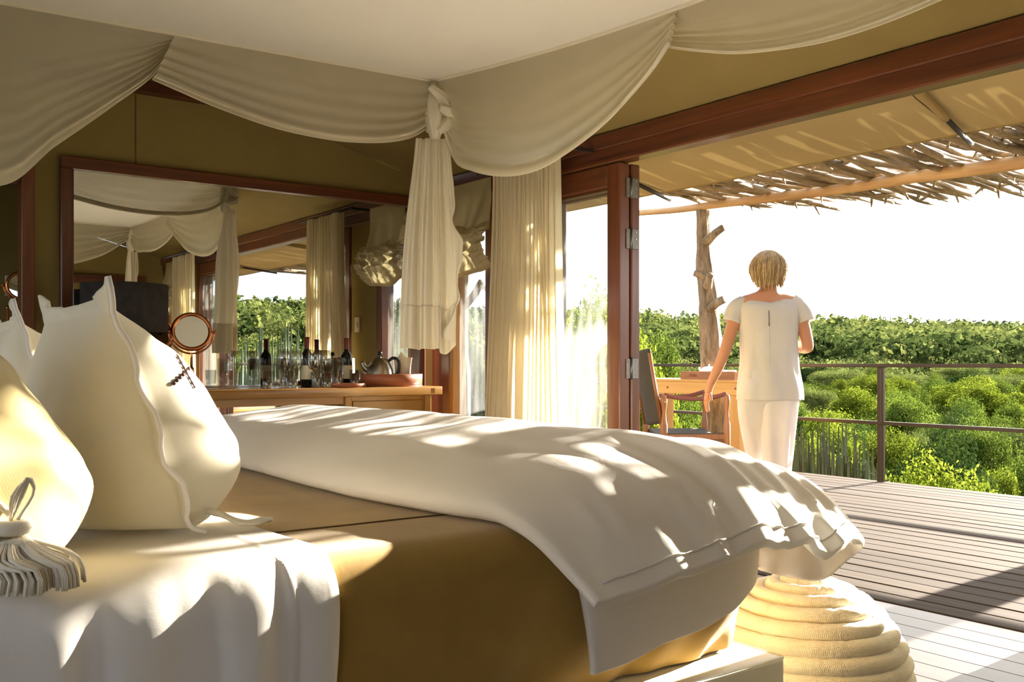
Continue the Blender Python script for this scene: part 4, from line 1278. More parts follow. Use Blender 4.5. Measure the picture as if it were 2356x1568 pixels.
for j in range(14):
    t = j / 13; row = []
    wv = .056 - .010 * sin(PI * t) + .004 * t; dv_ = .032 * (1 - .5 * t)
    for (a, b) in ((-1, -1), (-.3, -1.05), (.3, -1.05), (1, -1), (1.03, 0), (1, 1), (0, 1.05), (-1, 1), (-1.03, 0)):
        p = bp + vd * (wv * a) + dd * (dv_ * b) + Vector((0, 0, .178 * t + .006 * nz(a * 2, b, t * 3)))
        row.append(tuple(p))
    rows.append(row)
bgm.grid(np.array(rows), cv=True)
obj('bag_body', bgm, M['paper'], bg)
cd = MB(); b1 = bp + Vector((0, 0, .165))
cd.add([b1 + vd * -.042, b1 + vd * .045, b1 + vd * -.012 + Vector((0, 0, .052)), b1 + vd * -.042 + dd * .003, b1 + vd * .045 + dd * .003, b1 + vd * -.012 + Vector((0, 0, .052)) + dd * .003], [(0, 1, 2), (5, 4, 3), (0, 3, 4, 1), (1, 4, 5, 2), (2, 5, 3, 0)])
obj('folded_card', cd, M['label'], bg, smooth=False)

# ============================================================ OUT ON THE DECK
# dining table
DZ = .855
ot = thing('deck_table', 'yellow pine dining table on the deck beside the trunk post', 'table', (-6.0, 6.7, 0))
ox0, ox1, oy0, oy1 = -6.75, -5.335, 6.40, 6.98
for k in range(4):
    y0 = lerp(oy0, oy1, k / 4)
    obj('table_plank', MB().span((ox0, y0 + .002, DZ - .022), (ox1, lerp(oy0, oy1, (k + 1) / 4) - .002, DZ), .002), M['pinewood_x'], ot, smooth=False)
obj('apron', MB().span((ox0 + .01, oy0 + .004, DZ - .13), (ox1 - .005, oy0 + .034, DZ - .022), .003), M['pinewood_x'], ot, smooth=False)
obj('apron', MB().span((ox0 + .01, oy1 - .034, DZ - .13), (ox1 - .005, oy1 - .004, DZ - .022), .003), M['pinewood_x'], ot, smooth=False)
obj('end_apron', MB().span((ox1 - .035, oy0 + .034, DZ - .13), (ox1 - .006, oy1 - .034, DZ - .022), .003), M['pinewood_x'], ot, smooth=False)
for xx in (ox1 - .062, ox0 + .062):
    for yy in (oy0 + .058, oy1 - .058):
        obj('leg', MB().span((xx - .055, yy - .052, 0), (xx + .055, yy + .052, DZ - .13), .005), M['pinewood_z'], ot, smooth=False)
for px in (1536, 1692):
    p = PY(px, 893 if px > 1600 else 890, oy0 + .004)
    obj('peg', MB().tube([(p.x, oy0 + .006, p.z), (p.x, oy0 - .0005, p.z)], .010, 10), M['traywood'], ot)
# tray and tea things
ta = PY(1566, 873, oy0 + .03); tx0 = ta.x; tx1 = tx0 + .62
ty0, ty1 = oy0 + .03, oy0 + .42
dt = thing('tea_tray', 'brown wooden tea tray with cut-out handles on the deck table', 'tray', ((tx0 + tx1) / 2, (ty0 + ty1) / 2, DZ))
obj('tray_floor', MB().span((tx0, ty0, DZ), (tx1, ty1, DZ + .008)), M['traywood'], dt, smooth=False)
for (yy, e) in ((ty0, .012), (ty1 - .012, .012)):
    hx = tx0 + .16
    for (xa, xb, za, zb) in ((tx0, hx - .06, .008, .072), (hx - .06, hx + .06, .008, .022), (hx - .06, hx + .06, .05, .072), (hx + .06, tx1, .008, .072)):
        obj('side_board', MB().span((xa, yy, DZ + za), (xb, yy + e, DZ + zb)), M['traywood'], dt, smooth=False)
for xx in (tx0, tx1 - .012):
    obj('end_board', MB().span((xx, ty0 + .012, DZ + .008), (xx + .012, ty1 - .012, DZ + .072)), M['traywood'], dt, smooth=False)
def cup(p, r, h, label, cat='cup', nm='tea_cup'):
    t = thing(nm, label, cat, p, 'white cups on the tea tray')
    lathe_part('cup_bowl', [(.001, .0), (r * .5, 0), (r * .55, .006), (r * .85, h * .4), (r, h), (r - .003, h), (r * .82, h * .42), (r * .5, .01), (.001, .008)], M['china'], t, p, 24)
    obj('cup_handle', MB().torus(Vector(p) + Vector((r * .75, -r * .75, h * .55)), h * .26, .004, 16, 8, Matrix.Rotation(PI / 2, 3, 'X') @ Matrix.Rotation(0, 3, 'Z')), M['china'], t)
zt_ = DZ + .0085
cp = [(tx0 + .28, ty0 + .10), (tx0 + .38, ty0 + .12), (tx0 + .50, ty0 + .10)]
for x, y in cp: cup((x, y, zt_), .045, .078, 'white china tea cup standing in the wooden tea tray')
tpp = Vector((tx0 + .14, ty0 + .22, zt_))
tp = thing('teapot', 'white china teapot at the end of the wooden tea tray', 'teapot', tpp)
lathe_part('pot_body', [(.001, 0), (.05, 0), (.075, .03), (.078, .06), (.06, .092), (.035, .105), (.001, .11)], M['china'], tp, tpp, 30)
lathe_part('pot_lid_knob', [(.004, .105), (.006, .115), (.010, .122), (.001, .130)], M['china'], tp, tpp, 14)
obj('pot_spout', MB().tube(catmull([tpp + Vector((-.06, 0, .04)), tpp + Vector((-.10, 0, .06)), tpp + Vector((-.12, 0, .10))], 8), [.018, .016, .014, .012, .011, .010, .009, .008], 10), M['china'], tp)
obj('pot_handle', MB().torus(tpp + Vector((.085, 0, .055)), .032, .006, 20, 8, Matrix.Rotation(PI / 2, 3, 'X')), M['china'], tp)

# campaign chair: built at the origin facing +x, then placed
ch = thing('campaign_chair', 'wooden campaign chair with charcoal leather sling back on the deck', 'chair')
def turned_leg(p, top):
    prof = [(.001, 0), (.016, 0), (.018, .03), (.014, .06), (.022, .10), (.024, .22), (.028, .30), (.024, .33), (.028, .36), (.028, .52), (.020, .56), (.016, .62), (.024, .68), (.027, top - .05), (.022, top - .01), (.001, top)]
    return MB().lathe(prof, 16, p)
hw, hd2 = .27, .25
for (x, y, top) in ((-hd2, -hw, .76), (-hd2, hw, .76), (hd2, -hw, .76), (hd2, hw, .76)):
    obj('leg', turned_leg((x, y, 0), top), M['chairwood'], ch)
for y in (-hw, hw):
    obj('side_rail', MB().bar((-hd2, y, .43), (hd2, y, .43), .030, .045, .006), M['chairwood'], ch, smooth=False)
    obj('arm_strap', MB().tube(catmull([(-hd2, y, .755), (-.1, y, .728), (.1, y, .728), (hd2, y, .765)], 16), .016, 8, flat=.25), M['strap'], ch)
    obj('side_strap', MB().tube([(-hd2, y, .36), (0, y, .315), (hd2, y, .33)], .012, 8, flat=.3), M['strap'], ch)
    obj('buckle', MB().span((hd2 - .03, y - .032, .31), (hd2 - .01, y - .022, .35)), M['brass'], ch, smooth=False)
    obj('stud', MB().tube([(-hd2, y - .026, .70), (-hd2, y - .034, .70)], .008, 10), M['brass'], ch)
    obj('back_post', MB().tube([(-hd2 - .01, y * .94, .50), (-hd2 - .11, y * .94, 1.08)], .014, 10), M['chairwood'], ch)
for x in (-hd2, hd2):
    obj('cross_rail', MB().bar((x, -hw, .40), (x, hw, .40), .030, .040, .006), M['chairwood'], ch, smooth=False)
obj('cross_strap', MB().tube([(-hd2, -hw, .35), (0, 0, .27), (hd2, hw, .26)], .013, 8, flat=.3).tube([(hd2, -hw, .26), (0, 0, .275), (-hd2, hw, .35)], .013, 8, flat=.3), M['strap'], ch)
rows = []
for i in range(20):
    s = i / 19; rows.append([(lerp(-hd2 + .02, hd2 - .01, s), lerp(-hw - .005, hw + .005, j / 15), .462 - .045 * sin(PI * j / 15) * (.6 + .4 * sin(PI * s))) for j in range(16)])
o = obj('seat_sling', MB().grid(np.array(rows)), M['greyleather'], ch); md = o.modifiers.new('t', 'SOLIDIFY'); md.thickness = .012
rows = []
for i in range(20):
    s = i / 19; zz = lerp(.52, 1.10, s)
    rows.append([(lerp(-hd2 - .005, -hd2 - .115, s) - .045 * sin(PI * j / 15), lerp(-hw * .97, hw * .97, j / 15), zz + .012 * cos(PI * j / 15 * 2)) for j in range(16)])
o = obj('back_sling', MB().grid(np.array(rows)), M['greyleather'], ch); md = o.modifiers.new('t', 'SOLIDIFY'); md.thickness = .012
ch.location = (-5.32, 5.72, 0.0); ch.rotation_euler = (0, 0, math.radians(60))

# daybed further along the deck, seen only in the mirror
db = thing('deck_daybed', 'low wooden daybed with white mattress at the end of the deck', 'daybed', (2.9, 5.9, 0))
obj('frame', MB().span((2.2, 5.2, .12), (3.9, 6.5, .30), .01), M['pinewood_x'], db, smooth=False)
for x, y in ((2.3, 5.3), (3.8, 5.3), (2.3, 6.4), (3.8, 6.4)): obj('leg', MB().span((x - .04, y - .04, 0), (x + .04, y + .04, .12)), M['pinewood_z'], db, smooth=False)
obj('mattress', rounded_shell(2.25, 3.85, 5.25, 6.45, .30, .46, .06, .05), M['linen'], db)
obj('bolster', MB().tube([(2.5, 5.4, .56)] + [(2.5, lerp(5.42, 6.3, k / 8), .56) for k in range(9)] + [(2.5, 6.32, .56)], [.03] + [.10] * 9 + [.03], 16), M['linen'], db)

# ============================================================ PERGOLA OF STICKS
YP = 7.15
def trunk_mesh(pts, rad, seed, n=36, m=70):
    P = catmull(pts, m)
    R = [interp(np.linspace(0, 1, len(rad)), rad, k / (m - 1)) for k in range(m)]
    return MB().tube(P, R, n, mod=lambda i, a: 1 + .07 * sin(7 * a + i * .22 + seed) + .05 * sin(13 * a - i * .3) + .14 * nz(cos(a) * 1.5, sin(a) * 1.5, i * .08 + seed) + .10 * nz(cos(a) * 5, sin(a) * 5, i * .25 + seed))
pg = thing('stick_pergola', 'rough stick pergola on a peeled pole shading the deck', 'pergola', (-6.29, YP, 0))
tpts = [PY(px, py, 7.18) for px, py in ((1662, 1070), (1655, 980), (1643, 880), (1634, 780), (1630, 700), (1622, 620), (1618, 550), (1617, 484))]
tpts[0].z = -.01
tr1 = obj('trunk_post', trunk_mesh(tpts, [.135, .125, .118, .105, .098, .085, .066, .058], 1.0), M['bark'], pg)
def stub(a, b, r0, r1, sd):
    obj('branch_stub', trunk_mesh([a, a.lerp(b, .5) + Vector((0, 0, .01)), b], [r0, (r0 + r1) / 2, r1], sd, 16, 14), M['bark'], tr1)
stub(PY(1624, 556, 7.16), PY(1664, 524, 7.12), .045, .032, 2)
stub(PY(1622, 640, 7.14), PY(1596, 628, 7.06), .040, .028, 3)
stub(PY(1632, 712, 7.14), PY(1663, 690, 7.05), .045, .040, 4)
stub(PY(1628, 660, 7.10), PY(1634, 632, 7.02), .040, .030, 6)
# second trunk, beyond the right of the open doors (its shadow crosses the deck)
obj('trunk_post', trunk_mesh([(-2.18, YP, -.01), (-2.24, YP + .02, .7), (-2.16, YP, 1.5), (-2.2, YP, 2.40)], [.16, .135, .13, .11], 5.0), M['bark'], pg)
obj('trunk_post', trunk_mesh([(2.6, YP, -.01), (2.66, YP + .02, .7), (2.55, YP, 1.5), (2.6, YP, 2.40)], [.13, .11, .10, .08], 8.0), M['bark'], pg)
ppole = [PY(px, py, YP) for px, py in ((1430, 494), (1475, 489), (1560, 482), (1650, 470), (1800, 452), (1950, 432), (2100, 408), (2230, 390), (2356, 372))]
e_ = ppole[-1]
ppole += [Vector((-2.0, YP, 2.47)), Vector((0, YP, 2.46)), Vector((3.0, YP, 2.46))]
prad = [.030, .034, .042, .046, .052, .054, .056, .057, .058, .06, .06, .055]
obj('main_pole', MB().tube(catmull(ppole, 60), [interp(np.linspace(0, 1, 12), prad, k / 59) for k in range(60)], 18, mod=lambda i, a: 1 + .05 * nz(i * .3, a * .7)), M['pole'], pg)
def pole_z(x):
    xs = [p.x for p in ppole]; zs = [p.z for p in ppole]
    return interp(xs, zs, x)
obj('back_pole', MB().tube([(x, 5.15, 2.50 + .01 * nz(x)) for x in np.linspace(-6.5, 3.2, 20)], .04, 12), M['pole'], pg)
for x in (-6.3, -2.4, 2.8):
    obj('back_post', trunk_mesh([(x - 0.02 if x > -6 else -6.9, 5.15, -.01), (x if x > -6 else -6.85, 5.17, 1.2), (x, 5.15, 2.47)], [.05, .045, .04], x, 14, 20) if x < -6 else MB().tube([(x, 5.15, 2.50), (x, YP, 2.46)], .035, 10), M['bark'], pg)
# sticks: a few shapes sharing meshes, laid side by side across the poles
def stick_mesh(sd, L):
    pts = []; r_ = random.Random(sd)
    for k in range(12):
        t = k / 11
        pts.append(Vector((.07 * nz(t * 3 + sd, 1.1) + .03 * nz(t * 10 + sd, 4), t * L, .05 * nz(t * 3, sd + 2) + .025 * nz(t * 10, sd))))
    m_ = MB().tube(catmull(pts, 20), [lerp(.030, .017, k / 19) * (1 + .15 * nz(k * .6, sd)) for k in range(20)], 8)
    for q in range(3):
        t = r_.uniform(.35, .97); p = pts[int(t * 11)]
        d = Vector((r_.choice((-1, 1)) * r_.uniform(.04, .13), r_.uniform(.05, .22), r_.uniform(-.06, .03)))
        m_.tube([p, p + d * .5 + Vector((0, 0, .012)), p + d], [.014, .011, .007], 5)
    me = m_.mesh('stick'); fix_normals(me); me.materials.append(M['stick'])
    me.polygons.foreach_set('use_smooth', [True] * len(me.polygons)); return me
stick_meshes = [stick_mesh(k * 1.7 + .3, 3.0) for k in range(12)]
random.seed(11)
ns = 0
x = -6.55
while x < 3.1 and ns < 250:
    sm_ = bpy.data.objects.new('stick', stick_meshes[random.randrange(12)])
    C.objects.link(sm_); sm_.parent = pg
    layer = random.random()
    z = pole_z(x) + .075 + (.05 if layer > .55 else 0.0)
    yb = random.uniform(5.0, 5.35) if layer < .75 else random.uniform(5.6, 6.3)
    endy = 8.15 + .55 * sstep(-6.2, -4.2, x) + random.uniform(-.38, .30) - (.6 * sstep(-5.4, -6.6, x))
    sc = (endy - yb) / 3.0
    sm_.matrix_parent_inverse = Matrix.Identity(4)
    sm_.location = Vector((x, yb, z + .015)) - pg.location
    sm_.rotation_euler = (random.uniform(-.012, .012) - .005, random.uniform(0, 6.28) if False else random.uniform(-.5, .5), random.uniform(-.03, .16))
    th = random.uniform(.8, 1.35)
    sm_.scale = (th, sc, th)
    x += random.uniform(.028, .078); ns += 1
# dead tree seen through the dusty window
dtp = [PY(px, py, 5.3) for px, py in ((1062, 1120), (1064, 900), (1060, 760), (1066, 620), (1062, 500), (1068, 380))]
dtp[0].z = -.01
dtree = thing('dead_trunk', 'grey dead trunk with a broken branch outside the dusty window', 'tree trunk', (dtp[0].x, dtp[0].y, 0))
o = obj('trunk', trunk_mesh(dtp, [.085, .075, .07, .06, .06, .055], 3.3, 24, 60), M['bark'], dtree)
obj('branch', trunk_mesh([PY(1070, 702, 5.3), PY(1090, 680, 5.2), PY(1107, 648, 5.15)], [.045, .040, .030], 9, 16, 16), M['bark'], dtree)
obj('branch', trunk_mesh([PY(1100, 662, 5.17), PY(1113, 660, 5.15), PY(1122, 672, 5.12)], [.025, .022, .015], 9.5, 12, 12), M['bark'], dtree)

# ============================================================ WOMAN WALKING OUT
K = .0028
def L(px, py, f=0.0):                               # local: x right, y forward, z up
    return Vector(((px - 1768) * K, f, 1 + (835 - py) * K))
wm = thing('person', 'blond person in white blouse and trousers walking out across the deck', 'person')
# body: one continuous skin surface
sk_v, sk_e, sk_r = [], [], []
def chain(pts, start=None):
    prev = start
    for p, r in pts:
        sk_v.append(tuple(p)); sk_r.append(r); i = len(sk_v) - 1
        if prev is not None: sk_e.append((prev, i))
        prev = i
    return prev
pel = chain([((0, 0, .93), .12)])
sp = chain([((0, .0, 1.08), .105), ((0, -.005, 1.24), .12), ((0, -.01, 1.37), .10)], pel)
nk = chain([((0, .0, 1.455), .055), ((0, .015, 1.525), .055)], sp)
hdv = chain([((0, .035, 1.59), .085), ((0, .035, 1.655), .078)], nk)
def hand(w, d, side, start, palm_n):
    d = d.normalized(); sd = palm_n.cross(d).normalized()
    pe = chain([(w + d * .04, .024), (w + d * .085, .026)], start)
    for k, (o_, ln) in enumerate(((-.027, .068), (-.009, .078), (.009, .074), (.026, .058))):
        b = w + d * .085 + sd * o_
        chain([(b + d * .012, .0095), (b + d * (.012 + ln * .45) + palm_n * .006, .0088), (b + d * (.012 + ln) + palm_n * .022, .0075)], pe)
    t = w + d * .035 - sd * .026
    chain([(t + d * .01 - sd * .010, .0115), (t + d * .035 - sd * .022 + palm_n * .006, .010), (t + d * .058 - sd * .026 + palm_n * .012, .0085)], pe - 0)
# left arm swings out and back
ls = chain([((-.155, -.005, 1.385), .060)], sp)
le = chain([((-.225, -.02, 1.25), .047), ((-.278, -.05, 1.075), .040)], ls)
lw = chain([((-.325, -.04, .96), .036), ((-.372, -.02, .855), .026)], le)
hand(Vector((-.372, -.02, .855)), Vector((-.22, .06, -1)), -1, lw, Vector((.9, .3, -.2)).normalized())
# right arm bent, forearm forward
rs = chain([((.160, -.005, 1.385), .060)], sp)
re = chain([((.215, -.02, 1.24), .047), ((.245, -.03, 1.09), .042)], rs)
rw = chain([((.215, .10, 1.10), .036), ((.165, .21, 1.15), .026)], re)
hand(Vector((.165, .21, 1.15)), Vector((-.35, .8, .35)), 1, rw, Vector((-.5, -.1, -.8)).normalized())
# legs: right foot behind, left foot ahead
rl_ = chain([((.09, .0, .86), .085), ((.06, -.02, .50), .060), ((.03, -.13, .12), .042)], pel)
chain([((.03, -.10, .05), .034), ((.035, .0, .022), .024), ((.035, .05, .018), .018)], rl_)
ll_ = chain([((-.09, .0, .86), .085), ((-.045, .14, .50), .060), ((-.015, .20, .11), .042)], pel)
chain([((-.015, .22, .04), .034), ((-.015, .32, .022), .024), ((-.015, .37, .018), .018)], ll_)
me = bpy.data.meshes.new('body'); me.from_pydata(sk_v, sk_e, [])
body = bpy.data.objects.new('body', me); C.objects.link(body); body.parent = wm
me.materials.append(M['skin'])
skm = body.modifiers.new('skin', 'SKIN'); skm.use_smooth_shade = True
for i, r in enumerate(sk_r): me.skin_vertices[0].data[i].radius = (r, r)
me.skin_vertices[0].data[0].use_root = True
ssm = body.modifiers.new('sub', 'SUBSURF'); ssm.levels = 2; ssm.render_levels = 2
# face (hidden from here, but there)
fc = Vector((0, .035, 1.60))
obj('nose', MB().tube([fc + Vector((0, .080, .02)), fc + Vector((0, .100, -.012)), fc + Vector((0, .082, -.022))], [.008, .013, .010], 8), M['skin'], body)
for s_ in (-1, 1):
    obj('ear', MB().torus(fc + Vector((.083 * s_, -.005, 0)), .018, .008, 16, 8, Matrix.Rotation(PI / 2, 3, 'Y')), M['skin'], body)
    obj('eye', MB().lathe([(.001, -.009), (.008, -.005), (.010, 0), (.008, .005), (.001, .009)], 12, tuple(fc + Vector((.032 * s_, .074, .018)))), M['china'], body)
obj('mouth', MB().tube([fc + Vector((-.022, .074, -.048)), fc + Vector((0, .082, -.050)), fc + Vector((.022, .074, -.048))], .006, 8), M['strap'], body)

def loft(secs, n=56, fold=None):
    rows = []
    for k, (z, cx, cyy, rx, ry) in enumerate(secs):
        row = []
        for i in range(n):
            a = 2 * PI * i / n
            f = fold(a, z) if fold else 0
            cc, ss = cos(a), sin(a)
            e = .86
            row.append((cx + (rx + f) * np.sign(cc) * abs(cc) ** e, cyy + (ry + f) * np.sign(ss) * abs(ss) ** e, z))
        rows.append(row)
    return MB().grid(np.array(rows), cv=True)
def smooth_secs(secs, n):
    S_ = np.array(secs, float); t = np.linspace(0, 1, len(S_)); tt = np.linspace(0, 1, n)
    C_ = np.array([[Vector(p) for p in ()]]) if False else None
    out = []
    for q in tt:
        f = q * (len(S_) - 1); i = min(int(f), len(S_) - 2); u = f - i
        p0 = S_[max(i - 1, 0)]; p1 = S_[i]; p2 = S_[i + 1]; p3 = S_[min(i + 2, len(S_) - 1)]
        out.append(.5 * ((2 * p1) + (p2 - p0) * u + (2 * p0 - 5 * p1 + 4 * p2 - p3) * u * u + (3 * p1 - p0 - 3 * p2 + p3) * u ** 3))
    return out
bsecs = smooth_secs([(.765, .01, .0, .205, .135), (.85, .008, .0, .198, .135), (.98, .005, .0, .180, .125), (1.12, .0, -.005, .178, .118), (1.26, .0, -.01, .186, .118), (1.345, 0, -.01, .196, .108), (1.395, 0, -.005, .180, .085), (1.425, 0, .0, .135, .070), (1.440, 0, .004, .098, .066)], 44)
def bfold(a, z):
    low = sstep(1.3, .85, z)
    return low * (.007 * sin(a * 9 + z * 4) + .010 * nz(a * 2.2, z * 2.5)) + .003 * nz(a * 5, z * 9)
bmx = loft(bsecs, 72, bfold)
# scoop the back of the neckline
bmx.v = [(x, y, z - (.045 * sstep(1.37, 1.44, z) * sstep(.02, -.06, y) * (1 - abs(x) / .16 if abs(x) < .16 else 0))) for x, y, z in bmx.v]
for s_ in (-1, 1):      # cap sleeves
    a = Vector((.135 * s_, -.006, 1.395)); b = Vector((.205 * s_, -.012, 1.335)); c = Vector((.232 * s_, -.022, 1.262))
    bmx.tube(catmull([a, b, c], 12), [.048, .054, .057, .059, .060, .060, .060, .059, .059, .058, .058, .057], 24, caps=False, mod=lambda i, a_: 1 + .05 * sin(a_ * 6 + i * .3))
o = obj('blouse', bmx, M['blouse'], wm); md = o.modifiers.new('t', 'SOLIDIFY'); md.thickness = .004; md.offset = 1
obj('zip', MB().tube([(-.012, -.090, 1.385), (-.012, -.112, 1.362), (-.012, -.132, 1.30), (-.012, -.134, 1.235)], .0035, 6), M['hinge'], o)
obj('back_seam', MB().tube([(-.010, lerp(-.130, -.136, k / 8), lerp(1.23, .78, k / 8)) for k in range(9)], .0022, 5), M['blouse'], o)
# trousers
def leg_secs(s_, knee, ank, w):
    return smooth_secs([(.90, .06 * s_, 0, .128, .125), (.80, .07 * s_, 0, .125, .120), (.66, .068 * s_, knee[1] * .4, .112, .105), (.46, knee[0], knee[1], .095, .092), (.25, lerp(knee[0], ank[0], .6), lerp(knee[1], ank[1], .6), .088 * w, .088), (.06, ank[0], ank[1], .090 * w, .092), (.015, ank[0], ank[1] + .01, .094 * w, .098)], 40)
def tfold(a, z): return .010 * nz(a * 1.6, z * 2.2, 4) + .006 * sin(a * 6 + z * 5) * sstep(.9, .4, z)
tm = loft(leg_secs(1, (.055, -.03), (.028, -.13), .86), 48, tfold)
tm2 = loft(leg_secs(-1, (-.040, .14), (-.012, .21), .80), 48, tfold)
tm.add(tm2.v, tm2.f)
hp = loft(smooth_secs([(1.02, 0, 0, .150, .110), (.95, 0, 0, .178, .125), (.86, 0, 0, .186, .130), (.78, 0, 0, .176, .120), (.72, 0, .01, .150, .090), (.69, 0, .01, .08, .05)], 24), 56, tfold)
tm.add(hp.v, hp.f)
obj('trousers', tm, M['trouser'], wm)
# hair: a bobbed cap with many strands
hm = MB(); rows = []
hc = Vector((0, .022, 1.612))
NA_, NB_ = 72, 40
for j in range(NB_):
    t = j / (NB_ - 1); row = []
    th = t * PI * .80
    for i in range(NA_):
        a = 2 * PI * i / NA_
        back = sstep(-.4, .6, -sin(a))                # 1 at the back (y-)
        tt = th * lerp(.62, 1.0, back)
        R_ = Vector((.105, .118, .112))
        flare = 1 + .05 * sstep(.5, 1, t)
        p = Vector((R_.x * sin(tt) * cos(a) * flare, R_.y * sin(tt) * sin(a) * flare, R_.z * cos(tt)))
        if tt > PI * .55: p = Vector((R_.x * cos(a) * lerp(.99, .80, (tt - PI * .55) / (PI * .25)), R_.y * sin(a) * lerp(.98, .72, (tt - PI * .55) / (PI * .25)), R_.z * cos(PI * .55) - (tt - PI * .55) * .115))
        st2 = 1 + .030 * sin(a * 22 + 3 * nz(a * 3, t * 2)) * sstep(.05, .4, t) + .05 * nz(a * 4, t * 2, 2)
        row.append(tuple(hc + Vector((p.x * st2, p.y * st2, p.z - .012 * (i % 3) * sstep(.85, 1, t)))))
    rows.append(row)
hm.grid(np.array(rows), cv=True)
hr = obj('hair', hm, M['hair'], wm)
stm = MB(); rr_ = random.Random(5)
for k in range(260):
    a = rr_.uniform(0, 2 * PI); i = int(a / (2 * PI) * NA_) % NA_
    j0 = rr_.randrange(2, 16); pts = []
    da = rr_.uniform(-.25, .25)
    for q in range(7):
        t = q / 6
        jj = int(lerp(j0, NB_ - 1, t)); ii = int(i + da * 10 * t) % NA_
        p = Vector(rows[jj][ii]); d = (p - hc); d.z *= .3
        pts.append(p + d.normalized() * (.004 + .008 * t * rr_.random()) + Vector((0, 0, -.012 * t * t * rr_.random())))
    stm.tube(pts, [.0045, .0045, .004, .004, .0035, .0028, .0012], 4, caps=False)
o = obj('hair_strands', stm, M['hair'], hr); o['kind'] = 'stuff'
pr = ray(1768, 835)
wm.location = (pr.x * K, pr.y * K, 0.0)
wm.rotation_euler = (0, 0, math.atan2(.8, .6) - .0 - math.atan((1768 - 1178) / 2211) * .55)

# ============================================================ BUSH
def crown(seed, R, H, z0, nblob, nleaf, leaf, flat=1.0, shell=.55):
    g = np.random.default_rng(seed)
    bc = g.normal(size=(nblob, 3)); bc /= np.linalg.norm(bc, axis=1)[:, None]
    bc *= g.random((nblob, 1)) ** .4
    bc = bc * np.array([R * .78, R * .78, H * .5 * .72]) + np.array([0, 0, z0 + H * .5])
    br = g.uniform(.20, .46, nblob) * R
    which = g.integers(0, nblob, nleaf)
    d = g.normal(size=(nleaf, 3)); d /= np.linalg.norm(d, axis=1)[:, None]
    rad = shell + (1 - shell) * g.random(nleaf) ** .6 + .35 * (g.random(nleaf) ** 5)
    P = bc[which] + d * (br[which] * rad)[:, None] * np.array([1, 1, flat * .8])
    nrm = d * .9 + g.normal(size=(nleaf, 3)) * .5 + np.array([0, 0, .25]); nrm /= np.linalg.norm(nrm, axis=1)[:, None]
    a = np.cross(nrm, g.normal(size=(nleaf, 3))); a /= np.linalg.norm(a, axis=1)[:, None]
    b = np.cross(nrm, a)
    s = leaf * g.uniform(.6, 1.35, nleaf)[:, None]
    V = np.stack([P - a * s, P + b * s * .55, P + a * s, P - b * s * .55], 1).reshape(-1, 3)
    return V, bc, br
def leaf_mesh(name, V, mat):
    n = len(V) // 4
    me = bpy.data.meshes.new(name)
    me.vertices.add(n * 4); me.vertices.foreach_set('co', V.astype(np.float32).ravel())
    me.loops.add(n * 4); me.loops.foreach_set('vertex_index', np.arange(n * 4, dtype=np.int32))
    me.polygons.add(n); me.polygons.foreach_set('loop_start', np.arange(0, n * 4, 4, dtype=np.int32))
    me.polygons.foreach_set('loop_total', np.full(n, 4, dtype=np.int32))
    me.update(calc_edges=True); me.materials.append(mat); return me
KINDS = [  # name, label, group, material, crown args
    ('leafy_tree', 'bright yellow-green leafy tree in the bush below the deck', 'bright leafy trees in the bush', 'leaf_bright', dict(R=1.5, H=2.6, z0=1.3, nblob=24, nleaf=24000, leaf=.042)),
    ('bush_tree', 'mid-green rounded tree in the bush below the deck', 'mid-green trees in the bush', 'leaf_mid', dict(R=1.7, H=2.7, z0=1.2, nblob=26, nleaf=24000, leaf=.042)),
    ('acacia_tree', 'pale olive feathery acacia in the bush below the deck', 'olive acacias in the bush', 'leaf_olive', dict(R=2.0, H=1.9, z0=2.0, nblob=30, nleaf=26000, leaf=.032, flat=.6)),
    ('dark_tree', 'dark green dense tree in the bush below the deck', 'dark dense trees in the bush', 'leaf_dark', dict(R=1.5, H=2.8, z0=.9, nblob=22, nleaf=20000, leaf=.045)),
]
protos = []
for ki, (nm, lab, grp, mt, kw) in enumerate(KINDS):
    for v in range(2):
        V, bc, br = crown(11 + ki * 5 + v, **kw)
        root = bpy.data.objects.new(nm, None); tag(root, lab, 'tree', grp)
        fo = bpy.data.objects.new('foliage', leaf_mesh('foliage', V, M[mt])); fo.parent = root
        tm_ = MB().tube([(0, 0, -.6), (.05, .03, kw['z0'] * .6), (.0, .08, kw['z0'] + .4)], [.11, .09, .07], 8)
        for k in range(7):
            b_ = Vector(bc[k])
            tm_.tube([(0, .08, kw['z0'] + .2), (b_.x * .5, b_.y * .5, lerp(kw['z0'] + .4, b_.z, .6)), tuple(b_)], [.05, .035, .02], 6)
        me = tm_.mesh('trunk'); me.materials.append(M['bark'])
        tk_ = bpy.data.objects.new('trunk', me); tk_.parent = root
        protos.append((ki, root, fo, tk_, float(np.hypot(V[:, 0], V[:, 1]).max()), float(V[:, 2].max())))
def plant_tree(ki, x, y, z, r, top, rz):
    """a tree whose crown is r wide to each side and reaches up to top"""
    c = [p for p in protos if p[0] == ki][random.randrange(2)]
    root = c[1].copy(); C.objects.link(root)
    for part in c[2:4]:
        q = part.copy(); q.parent = root; C.objects.link(q)
    root.location = (x, y, z); root.rotation_euler = (0, 0, rz)
    root.scale = (r / c[4], r / c[4], (top - z) / c[5])
    return root
random.seed(21)
placed = []
def free(x, y, r):
    for (a, b, c) in placed:
        if (a - x) ** 2 + (b - y) ** 2 < (r + c) ** 2: return False
    return True
count = 0
